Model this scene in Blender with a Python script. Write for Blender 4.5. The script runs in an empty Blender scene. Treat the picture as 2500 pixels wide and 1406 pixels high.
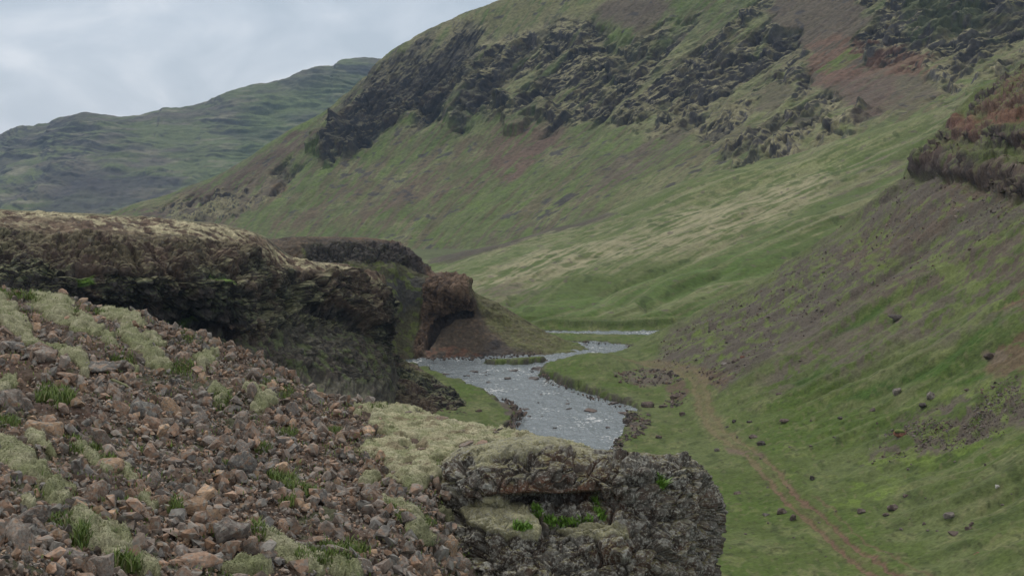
import bpy, bmesh, math, time
import numpy as np
T0 = time.time()
DENOISE = True
Q = 1.0            # mesh resolution factor
f32 = np.float32
sc = bpy.context.scene
COL = sc.collection
# ------------------------------------------------------------------ camera
F = 3434.0; HZ = 350.0; CAMZ = 35.0
TH = math.atan((703 - HZ) / F)
cam = bpy.data.cameras.new('camera'); camo = bpy.data.objects.new('camera', cam); COL.objects.link(camo)
cam.sensor_width = 36; cam.lens = F / 2500 * 36; cam.clip_start = 0.5; cam.clip_end = 30000
camo.location = (0, 0, CAMZ); camo.rotation_euler = (math.pi / 2 - TH, 0, 0)
sc.camera = camo
# ------------------------------------------------------------------ light
SUN_EL, SUN_AZ = 52, -25        # azimuth: degrees from +Y towards +X
sd = (math.sin(math.radians(SUN_AZ)) * math.cos(math.radians(SUN_EL)), math.cos(math.radians(SUN_AZ)) * math.cos(math.radians(SUN_EL)), math.sin(math.radians(SUN_EL)))
sl = bpy.data.lights.new('sun', 'SUN'); sl.energy = 1.5; sl.angle = math.radians(12); sl.color = (1.0, 0.96, 0.9)
so = bpy.data.objects.new('sun', sl); COL.objects.link(so)
import mathutils
so.rotation_euler = mathutils.Vector(sd).to_track_quat('Z', 'Y').to_euler(); so.location = (0, 0, 200)
W = bpy.data.worlds.new('World'); sc.world = W; W.use_nodes = True
nt = W.node_tree; nt.nodes.clear()
def nn(nt, typ, **kw):
    n = nt.nodes.new(typ)
    for k, v in kw.items(): setattr(n, k, v)
    return n
out = nn(nt, 'ShaderNodeOutputWorld'); bg = nn(nt, 'ShaderNodeBackground'); bg.inputs[1].default_value = 0.1
sky = nn(nt, 'ShaderNodeTexSky', sky_type='NISHITA', sun_disc=False)
sky.sun_elevation = math.radians(SUN_EL); sky.sun_rotation = math.radians(SUN_AZ)
tc = nn(nt, 'ShaderNodeTexCoord'); mp = nn(nt, 'ShaderNodeMapping'); mp.inputs['Scale'].default_value = (9, 5, 17)
mp.inputs['Rotation'].default_value = (0, math.radians(12), 0)
no = nn(nt, 'ShaderNodeTexNoise'); no.inputs['Scale'].default_value = 1.3; no.inputs['Detail'].default_value = 6; no.inputs['Roughness'].default_value = 0.5
no.inputs['Distortion'].default_value = 0.35
cr = nn(nt, 'ShaderNodeValToRGB'); e = cr.color_ramp.elements
e[0].position = 0.36; e[0].color = (0.43, 0.48, 0.53, 1); e[1].position = 0.64; e[1].color = (0.66, 0.685, 0.715, 1)
m = e = cr.color_ramp.elements.new(0.5); m.color = (0.52, 0.563, 0.61, 1)
sc10 = nn(nt, 'ShaderNodeMixRGB', blend_type='MULTIPLY'); sc10.inputs[0].default_value = 1; sc10.inputs[2].default_value = (12.6, 12.6, 12.6, 1)
mx = nn(nt, 'ShaderNodeMixRGB'); mx.inputs[0].default_value = 0.93
L = nt.links.new
L(tc.outputs['Generated'], mp.inputs[0]); L(mp.outputs[0], no.inputs['Vector']); L(no.outputs['Fac'], cr.inputs[0])
sx = nn(nt, 'ShaderNodeSeparateXYZ'); L(tc.outputs['Generated'], sx.inputs[0])
zr = nn(nt, 'ShaderNodeMapRange'); zr.inputs[1].default_value = 0.12; zr.inputs[2].default_value = 0.5; L(sx.outputs[2], zr.inputs[0])
zm = nn(nt, 'ShaderNodeMixRGB'); zm.inputs[2].default_value = (0.50, 0.475, 0.43, 1); L(zr.outputs[0], zm.inputs[0]); L(cr.outputs[0], zm.inputs[1])
L(zm.outputs[0], sc10.inputs[1]); L(sky.outputs[0], mx.inputs[1]); L(sc10.outputs[0], mx.inputs[2]); L(mx.outputs[0], bg.inputs[0]); L(bg.outputs[0], out.inputs[0])
sc.view_settings.view_transform = 'Standard'; sc.view_settings.look = 'None'; sc.view_settings.exposure = 0.22; sc.view_settings.gamma = 1
sc.cycles.use_denoising = DENOISE
sc.cycles.max_bounces = 5; sc.cycles.diffuse_bounces = 3; sc.cycles.volume_bounces = 0
try: sc.cycles.denoiser = 'OPENIMAGEDENOISE'
except Exception: pass

# ------------------------------------------------------------------ maths
ct, st = math.cos(TH), math.sin(TH)
def U(px, py, d):
    """the place at depth d (metres along +Y) that the photograph shows at px, py"""
    px, py, d = np.broadcast_arrays(np.asarray(px, float), np.asarray(py, float), np.asarray(d, float))
    a = (px - 1250) / F; b = (703 - py) / F
    t = d / (ct + b * st)
    return np.stack([a * t, d, CAMZ + t * (b * ct - st)], -1)
def proj(P):
    x, y, z = P[..., 0], P[..., 1], P[..., 2] - CAMZ
    w = y * ct - z * st; v = y * st + z * ct
    return (1250 + F * x / w).astype(f32), (703 - F * v / w).astype(f32)
def U0(px, py, z=0.0):
    A = U(px, py, 1.0); dz = A[..., 2] - CAMZ
    d = (z - CAMZ) / dz
    return U(px, py, d)
def ss(a, b, x):
    t = np.clip((x - a) / (b - a), 0, 1); return t * t * (3 - 2 * t)
def _h(ix, iy, iz, seed):
    h = ix.astype(np.uint32) * np.uint32(374761393) + iy.astype(np.uint32) * np.uint32(668265263) + (iz.astype(np.uint32) if not np.isscalar(iz) else np.uint32(iz)) * np.uint32(2246822519) + np.uint32((seed * 3266489917) & 0xffffffff)
    h = (h ^ (h >> np.uint32(15))) * np.uint32(2246822519)
    h = (h ^ (h >> np.uint32(13))) * np.uint32(3266489917)
    return h ^ (h >> np.uint32(16))
_rs = np.random.RandomState(5)
_G3 = _rs.normal(size=(256, 3)); _G3 /= np.linalg.norm(_G3, axis=1)[:, None]; _G3 = (_G3 * 1.6).astype(f32)
_a = _rs.rand(256) * 2 * np.pi; _G2 = (np.stack([np.cos(_a), np.sin(_a)], 1) * 1.5).astype(f32)
np.seterr(over='ignore')
def perlin2(x, y, seed=0):
    x = x.astype(f32); y = y.astype(f32)
    xf = np.floor(x); yf = np.floor(y); ix = xf.astype(np.int32); iy = yf.astype(np.int32); x = x - xf; y = y - yf
    u = x * x * x * (x * (x * 6 - 15) + 10); v = y * y * y * (y * (y * 6 - 15) + 10)
    def c(a, b):
        g = _G2[_h(ix + a, iy + b, 7, seed) & np.uint32(255)]
        return g[..., 0] * (x - a) + g[..., 1] * (y - b)
    a = c(0, 0); a += u * (c(1, 0) - a); b = c(0, 1); b += u * (c(1, 1) - b)
    return a + v * (b - a)
def perlin3(x, y, z, seed=0):
    x = x.astype(f32); y = y.astype(f32); z = z.astype(f32)
    xf = np.floor(x); yf = np.floor(y); zf = np.floor(z)
    ix = xf.astype(np.int32); iy = yf.astype(np.int32); iz = zf.astype(np.int32); x = x - xf; y = y - yf; z = z - zf
    u = x * x * x * (x * (x * 6 - 15) + 10); v = y * y * y * (y * (y * 6 - 15) + 10); w = z * z * z * (z * (z * 6 - 15) + 10)
    def c(a, b, d):
        g = _G3[_h(ix + a, iy + b, iz + d, seed) & np.uint32(255)]
        return g[..., 0] * (x - a) + g[..., 1] * (y - b) + g[..., 2] * (z - d)
    def l(d):
        a = c(0, 0, d); a += u * (c(1, 0, d) - a); b = c(0, 1, d); b += u * (c(1, 1, d) - b)
        return a + v * (b - a)
    a = l(0); return a + w * (l(1) - a)
def fbm2(x, y, o=4, seed=0, g=0.5, ridged=False):
    s = 0; a = 1.0; n = 0
    for i in range(o):
        p = perlin2(x, y, seed + i * 17)
        s = s + a * ((1 - 2 * np.abs(p)) if ridged else p); n += a
        x = x * 2.03 + 3.1; y = y * 2.03 + 1.7; a *= g
    return s / n if ridged else s
def fbm3(P, scale, o=4, seed=0, g=0.5, ridged=False):
    """scale: feature size in metres, or one per axis"""
    sx, sy, sz = (scale,) * 3 if np.isscalar(scale) else scale
    x, y, z = P[..., 0] / sx, P[..., 1] / sy, P[..., 2] / sz
    s = 0; a = 1.0; n = 0
    for i in range(o):
        p = perlin3(x, y, z, seed + i * 17)
        s = s + a * ((1 - 2 * np.abs(p)) if ridged else p); n += a
        x = x * 2.03 + 3.1; y = y * 2.03 + 1.7; z = z * 2.03 + 5.3; a *= g
    return s / n if ridged else s
def worley(coords, seed=0):
    """F1, F2, cell random, tilted facet value; 2 or 3 coordinate arrays"""
    n = len(coords); C = [c.astype(f32) for c in coords]; I = [np.floor(c).astype(np.int32) for c in C]; Fr = [c - i for c, i in zip(C, I)]
    F1 = np.full(C[0].shape, 9, f32); F2 = F1.copy(); R = np.zeros_like(F1); T = np.zeros_like(F1)
    rng = (-1, 0, 1)
    offs = [(a, b, c) for a in rng for b in rng for c in (rng if n == 3 else (0,))]
    for a, b, c in offs:
        iz = I[2] + c if n == 3 else 3
        h = _h(I[0] + a, I[1] + b, iz, seed)
        r = [((h >> np.uint32(s)) & np.uint32(255)).astype(f32) / 255 for s in (0, 8, 16)]
        dv = [a + r[0] - Fr[0], b + r[1] - Fr[1]] + ([c + r[2] - Fr[2]] if n == 3 else [])
        d = sum(v * v for v in dv)
        rr = ((h >> np.uint32(12)) & np.uint32(1023)).astype(f32) / 1023
        tt = (((h >> np.uint32(3)) & np.uint32(255)).astype(f32) / 127 - 1) * dv[0] + (((h >> np.uint32(19)) & np.uint32(255)).astype(f32) / 127 - 1) * dv[1]
        if n == 3: tt = tt + (((h >> np.uint32(10)) & np.uint32(255)).astype(f32) / 127 - 1) * dv[2]
        near = d < F1
        F2 = np.where(near, F1, np.minimum(F2, d)); R = np.where(near, rr, R); T = np.where(near, tt, T); F1 = np.where(near, d, F1)
    return np.sqrt(F1), np.sqrt(F2), R, T
def blocks(coords, seed=0, crack=0.25, tilt=0.8):
    """angular blocky relief, about -1..1"""
    F1, F2, R, T = worley(coords, seed)
    return (R - 0.5) * 1.0 + tilt * T - crack * (1 - ss(0.0, 0.18, F2 - F1)), R
def knobs(coords, seed=0):
    F1, F2, R, T = worley(coords, seed)
    return 0.55 - F1 * F1 * 1.3 + (R - 0.5) * 0.5, R
def pchip(X, Y, x):
    """monotone cubic along axis 0"""
    X = np.asarray(X, float); h = np.diff(X); hh = h.reshape((-1,) + (1,) * (Y.ndim - 1))
    D = np.diff(Y, axis=0) / hh
    M = np.zeros_like(Y); M[0] = D[0]; M[-1] = D[-1]
    if len(X) > 2:
        a, b = D[:-1], D[1:]; w1 = 2 * hh[1:] + hh[:-1]; w2 = hh[1:] + 2 * hh[:-1]
        with np.errstate(divide='ignore', invalid='ignore'):
            m = (w1 + w2) / (w1 / a + w2 / b)
        M[1:-1] = np.where(a * b > 0, m, 0)
    i = np.clip(np.searchsorted(X, x, side='right') - 1, 0, len(X) - 2)
    t = ((x - X[i]) / h[i]).reshape((-1,) + (1,) * (Y.ndim - 1)); H = h[i].reshape(t.shape)
    return (Y[i] * (1 + 2 * t) * (1 - t) ** 2 + M[i] * H * t * (1 - t) ** 2 + Y[i + 1] * t * t * (3 - 2 * t) + M[i + 1] * H * t * t * (t - 1))
def loft(cols, rseg, C):
    """cols: list of columns, each a list of (px,py,d). rseg: samples per row segment. -> (C, R, 3), v (row parameter)"""
    A = U(*np.moveaxis(np.array(cols, float), -1, 0))
    v = np.concatenate([np.linspace(i, i + 1, max(2, int(n * Q)), endpoint=False) for i, n in enumerate(rseg)] + [[len(rseg)]])
    B = pchip(np.arange(A.shape[1]), np.swapaxes(A, 0, 1), v)       # (R, cols, 3)
    B = np.swapaxes(B, 0, 1)
    w = np.array(cols, float); step = np.hypot(*(np.median(np.diff(w[:, :, :2], axis=0), axis=1)).T) + 1
    cp = np.concatenate([[0], np.cumsum(step)]); u = np.linspace(0, cp[-1], max(3, int(C * Q)))
    return pchip(cp, B, u), u, v
def normals(V, up=None):
    a = np.gradient(V, axis=0); b = np.gradient(V, axis=1)
    n = np.cross(a, b); n /= np.linalg.norm(n, axis=-1, keepdims=True) + 1e-9
    return n
def face_cam(n, V):
    """make the normals point towards the camera side"""
    s = np.sign(np.median((n * (np.array([0, 0, CAMZ]) - V)).sum(-1)))
    return n * (s if s else 1)
def pmask(px, py, poly, soft=12, warp=None):
    """soft mask of an outline given in photograph coordinates"""
    poly = np.array(poly, f32); m = np.full(px.shape, 1e9, f32); inside = np.zeros(px.shape, bool)
    x0, y0 = poly.min(0) - 60; x1, y1 = poly.max(0) + 60
    sel = (px > x0) & (px < x1) & (py > y0) & (py < y1)
    X = px[sel]; Y = py[sel]
    if warp is not None: X = X + warp[0][sel]; Y = Y + warp[1][sel]
    d = np.full(X.shape, 1e9, f32); ins = np.zeros(X.shape, bool)
    for (ax, ay), (bx, by) in zip(poly, np.roll(poly, -1, 0)):
        ex, ey = bx - ax, by - ay
        t = np.clip(((X - ax) * ex + (Y - ay) * ey) / (ex * ex + ey * ey + 1e-9), 0, 1)
        d = np.minimum(d, np.hypot(X - ax - t * ex, Y - ay - t * ey))
        c = (ay > Y) != (by > Y)
        ins ^= c & (X < (bx - ax) * (Y - ay) / (by - ay + 1e-12) + ax)
    sd_ = np.where(ins, d, -d); o = np.zeros(px.shape, f32); o[sel] = ss(-soft, soft, sd_)
    return o
def sdf(x, y, poly):
    d = np.full(x.shape, 1e9, f32); ins = np.zeros(x.shape, bool)
    for (ax, ay), (bx, by) in zip(poly, np.roll(poly, -1, 0)):
        ex, ey = bx - ax, by - ay
        t = np.clip(((x - ax) * ex + (y - ay) * ey) / (ex * ex + ey * ey + 1e-9), 0, 1)
        d = np.minimum(d, np.hypot(x - ax - t * ex, y - ay - t * ey))
        c = (ay > y) != (by > y)
        with np.errstate(divide='ignore', invalid='ignore'):
            ins ^= c & (x < (bx - ax) * (y - ay) / (by - ay + 1e-12) + ax)
    return np.where(ins, d, -d)
def mixc(c, new, m): return c + (np.asarray(new, f32) - c) * m[..., None]
def grey(c, n, amp): return c * (1 + amp * n)[..., None]

# ------------------------------------------------------------------ meshes, materials
def add_mesh(name, V, Fa, col=None, mat=None, smooth=True, parent=None):
    me = bpy.data.meshes.new(name); V = np.asarray(V, f32).reshape(-1, 3); k = Fa.shape[1]
    me.vertices.add(len(V)); me.vertices.foreach_set('co', V.ravel())
    me.loops.add(Fa.size); me.loops.foreach_set('vertex_index', Fa.ravel().astype(np.int32))
    me.polygons.add(len(Fa)); me.polygons.foreach_set('loop_start', np.arange(0, Fa.size, k, dtype=np.int32))
    me.polygons.foreach_set('use_smooth', np.full(len(Fa), smooth))
    me.update(calc_edges=True)
    if col is not None:
        a = me.attributes.new('Col', 'FLOAT_COLOR', 'POINT')
        c = np.ones((len(V), 4), f32); c[:, :3] = np.clip(np.asarray(col, f32).reshape(-1, 3), 0.004, 0.9); a.data.foreach_set('color', c.ravel())
    if mat: me.materials.append(mat)
    o = bpy.data.objects.new(name, me); COL.objects.link(o); o.parent = parent
    return o
def gridfaces(n, m, keep=None):
    i = np.arange(n * m, dtype=np.int32).reshape(n, m)
    f = np.stack([i[:-1, :-1], i[1:, :-1], i[1:, 1:], i[:-1, 1:]], -1)
    return f.reshape(-1, 4) if keep is None else f[keep]
def grid(name, V, col, mat, keep=None, **kw):
    fa = gridfaces(V.shape[0], V.shape[1], keep)
    n = face_cam(normals(V), V); a = np.cross(np.gradient(V, axis=0), np.gradient(V, axis=1))
    if np.median((a * n).sum(-1)) < 0: fa = fa[:, ::-1]
    if keep is not None:
        used = np.unique(fa); re = np.full(V.shape[0] * V.shape[1], -1); re[used] = np.arange(len(used))
        return add_mesh(name, V.reshape(-1, 3)[used], re[fa], np.asarray(col).reshape(-1, 3)[used], mat, **kw)
    return add_mesh(name, V, fa, col, mat, **kw)
def material(name, scale, var=0.35, bump=0.4, dist=0.1, rough=0.95, spots=None, rnd=0.0, stretch=None):
    """vertex tint x fine noise; scale = grain size in metres"""
    M = bpy.data.materials.new(name); M.use_nodes = True; nt = M.node_tree; L = nt.links.new
    P = nt.nodes['Principled BSDF']; P.inputs['Roughness'].default_value = rough
    P.inputs['Specular IOR Level'].default_value = 0.25
    at = nn(nt, 'ShaderNodeAttribute', attribute_name='Col'); tc = nn(nt, 'ShaderNodeTexCoord')
    vec = tc.outputs['Object']
    def noise(s, det=5, ro=0.6):
        n = nn(nt, 'ShaderNodeTexNoise'); n.inputs['Scale'].default_value = 1 / s; n.inputs['Detail'].default_value = det; n.inputs['Roughness'].default_value = ro
        L(vec, n.inputs['Vector']); return n.outputs['Fac']
    n1 = noise(scale); n2 = noise(scale * 7, 4)
    mr = nn(nt, 'ShaderNodeMapRange'); mr.inputs[1].default_value = 0.3; mr.inputs[2].default_value = 0.7; mr.inputs[3].default_value = 1 - var; mr.inputs[4].default_value = 1 + var; mr.clamp = False
    L(n1, mr.inputs[0])
    mr2 = nn(nt, 'ShaderNodeMapRange'); mr2.inputs[1].default_value = 0.3; mr2.inputs[2].default_value = 0.7; mr2.inputs[3].default_value = 1 - var * .5; mr2.inputs[4].default_value = 1 + var * .5; mr2.clamp = False
    L(n2, mr2.inputs[0])
    mu = nn(nt, 'ShaderNodeMath', operation='MULTIPLY'); L(mr.outputs[0], mu.inputs[0]); L(mr2.outputs[0], mu.inputs[1])
    fac = mu.outputs[0]
    if rnd:
        oi = nn(nt, 'ShaderNodeObjectInfo'); m3 = nn(nt, 'ShaderNodeMapRange'); m3.inputs[3].default_value = 1 - rnd; m3.inputs[4].default_value = 1 + rnd
        L(oi.outputs['Random'], m3.inputs[0]); m4 = nn(nt, 'ShaderNodeMath', operation='MULTIPLY'); L(fac, m4.inputs[0]); L(m3.outputs[0], m4.inputs[1]); fac = m4.outputs[0]
    vm = nn(nt, 'ShaderNodeVectorMath', operation='SCALE'); L(at.outputs['Color'], vm.inputs[0]); L(fac, vm.inputs['Scale'])
    col = vm.outputs[0]
    for (sc_, lo, hi, c, amt) in (spots or ()):
        n = noise(sc_, 3, 0.55); r = nn(nt, 'ShaderNodeMapRange'); r.inputs[1].default_value = lo; r.inputs[2].default_value = hi; r.inputs[4].default_value = amt
        L(n, r.inputs[0]); x = nn(nt, 'ShaderNodeMixRGB'); L(r.outputs[0], x.inputs[0]); L(col, x.inputs[1]); x.inputs[2].default_value = (*c, 1); col = x.outputs[0]
    L(col, P.inputs['Base Color'])
    if bump:
        b = nn(nt, 'ShaderNodeBump'); b.inputs['Strength'].default_value = bump; b.inputs['Distance'].default_value = dist
        L(n1, b.inputs['Height']); L(b.outputs[0], P.inputs['Normal'])
    return M
# base colours (linear reflectance)
GRASS = (0.080, 0.117, 0.033); GRASS2 = (0.118, 0.146, 0.058); PALE = (0.205, 0.20, 0.118); LUSH = (0.088, 0.145, 0.026); DEEP = (0.044, 0.068, 0.02); LIME = (0.13, 0.195, 0.036)
SOIL = (0.108, 0.080, 0.058); RED = (0.14, 0.083, 0.058); SCREE = (0.112, 0.095, 0.079); PURP = (0.102, 0.082, 0.065)
ROCK = (0.056, 0.054, 0.054); DARK = (0.036, 0.035, 0.036); LICH = (0.20, 0.20, 0.185); MOSS = (0.29, 0.275, 0.17); OCHRE = (0.155, 0.105, 0.06)
def struct(o): o['kind'] = 'structure'; return o
def tag(o, label, cat, group=None, kind=None):
    o['label'] = label
    if cat: o['category'] = cat
    if group: o['group'] = group
    if kind: o['kind'] = kind
    return o
def log(s): print('%6.1f s  %s' % (time.time() - T0, s), flush=True)

# ------------------------------------------------------------------ far hill
def far_hill():
    crest = [(-250, 395), (-120, 360), (0, 333), (50, 315), (115, 305), (127, 297), (160, 286), (200, 281), (230, 280), (290, 287), (335, 283), (388, 270), (398, 265), (430, 264), (480, 258), (525, 240),
             (560, 225), (620, 210), (700, 192), (755, 175), (782, 168), (818, 158), (826, 150), (850, 145), (900, 144), (935, 144), (1000, 140), (1150, 150), (1400, 190)]
    cols = []
    for x, y in crest:
        dx = 2300 + 0.5 * abs(x - 300) * .8
        cols.append([(x - 30, y + 60, dx + 700), (x, y, dx), (x - 20, y + (540 - y) * .35, dx - 330), (x - 45, y + (540 - y) * .68, dx - 570), (x - 80, 545, dx - 800), (x - 90, 640, dx - 880)])
    V, u, v = loft(cols, [12, 110, 110, 90, 20], 900)
    N = face_cam(normals(V), V)
    wob = fbm3(V, 260, 3, 3)
    z = V[..., 2] + wob * 7 + .02 * V[..., 0]
    band = fbm2(z / 8.0, V[..., 0] / 170.0, 4, 11, 0.6) * ss(-.25, .25, fbm3(V, (220, 220, 60), 3, 13))
    front = ss(1.0, 1.08, v)[None, :]
    gul = fbm2(V[..., 0] / 75 + V[..., 2] / 260, V[..., 2] / 420, 4, 21, 0.55, True)
    V = V + N * (band * 3.5 * front + fbm3(V, (90, 90, 25), 4, 5) * 6 * front + gul * 8 * front * ss(.55, -.1, (z + 50) / 200))[..., None]
    V[..., 2] += fbm2(V[..., 0] / 60, V[..., 1] / 60, 4, 9) * 2.5
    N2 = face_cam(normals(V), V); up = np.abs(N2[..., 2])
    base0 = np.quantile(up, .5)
    c = np.ones(V.shape, f32) * np.asarray((0.105, 0.132, 0.062), f32)
    n1 = fbm3(V, (130, 130, 34), 5, 31); n2 = fbm3(V, (60, 60, 7), 4, 33)
    c = mixc(c, (0.20, 0.195, 0.14), ss(.08, .45, n2 + .3 * n1) * .85)
    c = mixc(c, (0.08, 0.073, 0.072), ss(-.1, .35, n1) * .7)
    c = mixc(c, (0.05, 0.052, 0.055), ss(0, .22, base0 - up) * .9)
    c = mixc(c, (0.045, 0.047, 0.05), ss(.12, .4, -band) * .55 * front)
    px, py = proj(V); wp = (n1 * 22, n2 * 8)
    c = mixc(c, (0.105, 0.155, 0.055), pmask(px, py, [(640, 250), (900, 150), (880, 210), (700, 330), (560, 420), (500, 440)], 60, wp) * .5)
    c = mixc(c, (0.055, 0.055, 0.062), pmask(px, py, [(175, 440), (330, 424), (450, 436), (430, 452), (300, 462), (170, 458)], 10, wp) * .85)
    c = mixc(c, (0.06, 0.06, 0.068), pmask(px, py, [(170, 455), (430, 452), (330, 490), (180, 535), (40, 535)], 18, wp) * .7)
    c = mixc(c, (0.05, 0.052, 0.058), pmask(px, py, [(350, 500), (430, 452), (420, 470), (375, 500)], 6, wp) * .7)
    c = mixc(c, (0.05, 0.055, 0.06), pmask(px, py, [(818, 158), (940, 158), (925, 182), (850, 180)], 5, (wp[0] * .2, wp[1] * .4)) * .8)
    return struct(grid('far_hill', V, c, material('far_hill_turf', 9, .3, .6, 3)))

# ------------------------------------------------------------------ mountain
def mountain():
    foot = [(250, 540, 800), (300, 545, 780), (380, 555, 765), (450, 560, 750), (520, 570, 735), (580, 580, 720), (650, 590, 700), (720, 605, 680), (860, 630, 640), (1010, 642, 600), (1200, 612, 565), (1400, 555, 540), (1650, 465, 520), (1900, 390, 500), (2280, 278, 470), (2600, 110, 440)]
    top = [(280, 520, 850), (433, 470, 890), (560, 420, 915), (700, 330, 930), (850, 235, 940), (940, 145, 945), (1090, 60, 950), (1240, 0, 955), (1500, -110, 945), (1800, -200, 930), (2100, -260, 900), (2400, -300, 860), (2700, -330, 820), (3000, -300, 780), (3200, -250, 740), (3400, -150, 700)]
    kk = [(.36, .5), (.62, .66), (.8, .78)]        # (image fraction, depth fraction)
    cols = []
    for i, (a, b) in enumerate(zip(foot, top)):
        col = [(a[0] - 10, a[1] + 90, a[2] - 60), a]
        for s, g in kk:
            w = min(1, i / 4.0); bul = (1 - w)
            col.append((a[0] + (b[0] - a[0]) * s, a[1] + (b[1] - a[1]) * s, a[2] + (b[2] - a[2]) * g))
        col += [b, (b[0] + 60, b[1] + 60, b[2] + 180)]
        cols.append(col)
    V, u, v = loft(cols, [20, 190, 180, 160, 150, 20], 1500)
    N = face_cam(normals(V), V)
    # lengths along and across the fall line
    s = np.cumsum(np.linalg.norm(np.diff(V[:, V.shape[1] // 3], axis=0, prepend=V[:1, V.shape[1] // 3]), axis=-1))[:, None] * np.ones((1, V.shape[1]))
    t = np.cumsum(np.linalg.norm(np.diff(V, axis=1, prepend=V[:, :1]), axis=-1), axis=1)
    px, py = proj(V)
    w1 = fbm2(s / 45, t / 70, 4, 1) ; w2 = fbm2(s / 45 + 9, t / 70, 4, 2); wp = (w1 * 45, w2 * 38)
    wf = (fbm2(s / 14, t / 30, 4, 3) * 26, fbm2(s / 14, t / 30 + 4, 4, 4) * 20)
    wp = (wp[0] + wf[0], wp[1] + wf[1])
    cliff = pmask(px, py, [(755, 350), (795, 402), (850, 385), (1000, 300), (1080, 325), (1130, 290), (1225, 300), (1290, 330), (1400, 300), (1500, 320), (1610, 265), (1700, 320), (1760, 380), (1900, 385), (2050, 335), (2160, 290), (2290, 265), (2420, 190), (2700, 60), (2700, -200), (2050, -200), (1900, -60), (1700, 40), (1600, 105), (1500, 110), (1400, 55), (1300, 55), (1120, 75), (1010, 100), (940, 140), (895, 190), (850, 250), (770, 320)], 22, wp)
    left = pmask(px, py, [(930, 150), (1130, 85), (1220, 150), (1150, 230), (1080, 290), (1000, 300), (860, 380), (795, 402), (755, 350), (770, 320), (850, 250), (895, 190)], 25, wp)
    cliff = np.maximum(cliff, .9 * pmask(px, py, [(1180, 120), (1300, 90), (1400, 70), (1560, 110), (1700, 60), (1800, 20), (1860, 60), (1800, 240), (1700, 330), (1500, 320), (1300, 300), (1180, 270)], 22, wp))
    for poly in ([(1380, 310), (1290, 330), (1230, 300), (1250, 250), (1330, 255)], [(560, 480), (650, 420), (760, 390), (720, 440), (640, 500), (560, 545), (470, 560), (380, 520), (450, 480)], [(1780, 420), (1790, 400), (1840, 385), (1870, 400), (1790, 425)]):
        cliff = np.maximum(cliff, pmask(px, py, poly, 12, wf) * .8)
    chute = np.maximum.reduce([pmask(px, py, [(1860, 40), (1930, -60), (2080, -60), (2130, 60), (2080, 110), (2110, 150), (2060, 230), (2160, 250), (2150, 300), (2060, 250), (1985, 200), (1955, 100)], 12, wf),
                               pmask(px, py, [(1440, 40), (1500, 0), (1620, -30), (1640, 30), (1560, 90), (1500, 60)], 16, wf),
                               pmask(px, py, [(1840, 240), (1900, 190), (1930, 240), (1860, 300)], 10, wf) * .8,
                               pmask(px, py, [(2040, 130), (2280, 200), (2300, 240), (2180, 290), (2000, 200)], 14, wf) * .9])
    cliff = cliff * (1 - chute); fine0 = fbm2(s / 6, t / 14, 3, 38)
    patch = np.maximum(ss(-.5, -.05, fbm2(s / 17 + .5 * w1, t / 105, 3, 39) + .25 * fine0), left)
    rocky = cliff * (.42 + .58 * patch)
    cliff = cliff * (.12 + .88 * patch)
    ribs = fbm2(s / 26 + .25 * w1, t / 110, 5, 41, 0.55, True)           # spurs and gullies down the fall line
    fine = fbm2(s / 7, t / 22, 4, 43, 0.55, True)
    strata = fbm2((V[..., 2] + w1 * 9) / 8.5, V[..., 0] / 130, 3, 45, .6)
    bl, br = blocks((s / 8 + w1, t / 26 + w2), 47, .3, .9); bl2, br2 = blocks((s / 3.2 + w2, t / 6.5 + w1), 49, .35, .9)
    cols_ = fbm2(s / 3.2, t / 45, 3, 51, .6, True)                        # columns of the dark left face
    right = ss(1500, 2000, px)
    up1 = ss(1.0, 1.3, v)[None, :]
    def ledges(H, wamp, seed_):
        ph = (V[..., 2] + .18 * px / 10 + w1 * wamp + fine0 * wamp * .3) / H + .35 * fbm2(s / 60, t / 200, 2, seed_)
        fr = ph - np.floor(ph); lev = ss(-.25, .3, fbm2(s / 30 + np.floor(ph) * 7.3, t / 60, 3, seed_ + 1))
        return (ss(0, .12, fr) * (1 - ss(.35, 1.0, fr)) - .4) * lev
    led = ledges(19, 9, 53); led2 = ledges(7.5, 5, 55)
    rid2 = fbm2(s / 11 + .4 * w1, t / 38, 4, 57, .55, True)
    sky_edge = ss(4.0, 3.3, v)[None] * 1.0
    d = cliff * (.25 + .75 * sky_edge) * ((ribs - .5) * 9 + (rid2 - .5) * 3.6 + led * (3.6 + 1.6 * right) + led2 * (1.2 + 1.2 * right) + bl * .6 + bl2 * .4 + (fine - .5) * 1.1 + strata * 1.2 * right) + left * ((cols_ - .5) * 2.4 + bl * .5) + (1 - cliff) * (ribs * 1.8 + fine * .35) * up1
    d += pmask(px, py, [(1130, 240), (1180, 160), (1230, 120), (1200, 200), (1120, 300), (1080, 310)], 14, wf) * 5
    d += (pmask(px, py, [(1225, 250), (1300, 245), (1400, 285), (1395, 310), (1300, 290), (1290, 330), (1240, 325)], 8, wf) + pmask(px, py, [(755, 350), (800, 320), (870, 300), (850, 385), (795, 402)], 8, wf)) * 5
    d -= pmask(px, py, [(1180, 150), (1290, 100), (1500, 80), (1560, 130), (1440, 160), (1280, 190), (1190, 230)], 20, wf) * 3
    V = V + N * d[..., None]
    N2 = face_cam(normals(V), V); upn = N2[..., 2]
    n1 = fbm3(V, 40, 5, 61); n2 = fbm3(V, 12, 4, 63); n3 = fbm3(V, 4.5, 3, 65)
    st_ = fbm2(s / 9, t / 90, 4, 67); st2 = fbm2(s / 3.0, t / 35, 4, 69)
    c = np.ones(V.shape, f32) * np.asarray(GRASS2, f32) * .88
    c = mixc(c, GRASS, ss(-.1, .35, st_) * .9)
    c = mixc(c, PALE, ss(.12, .55, n1 + .4 * st2) * .5)
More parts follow.
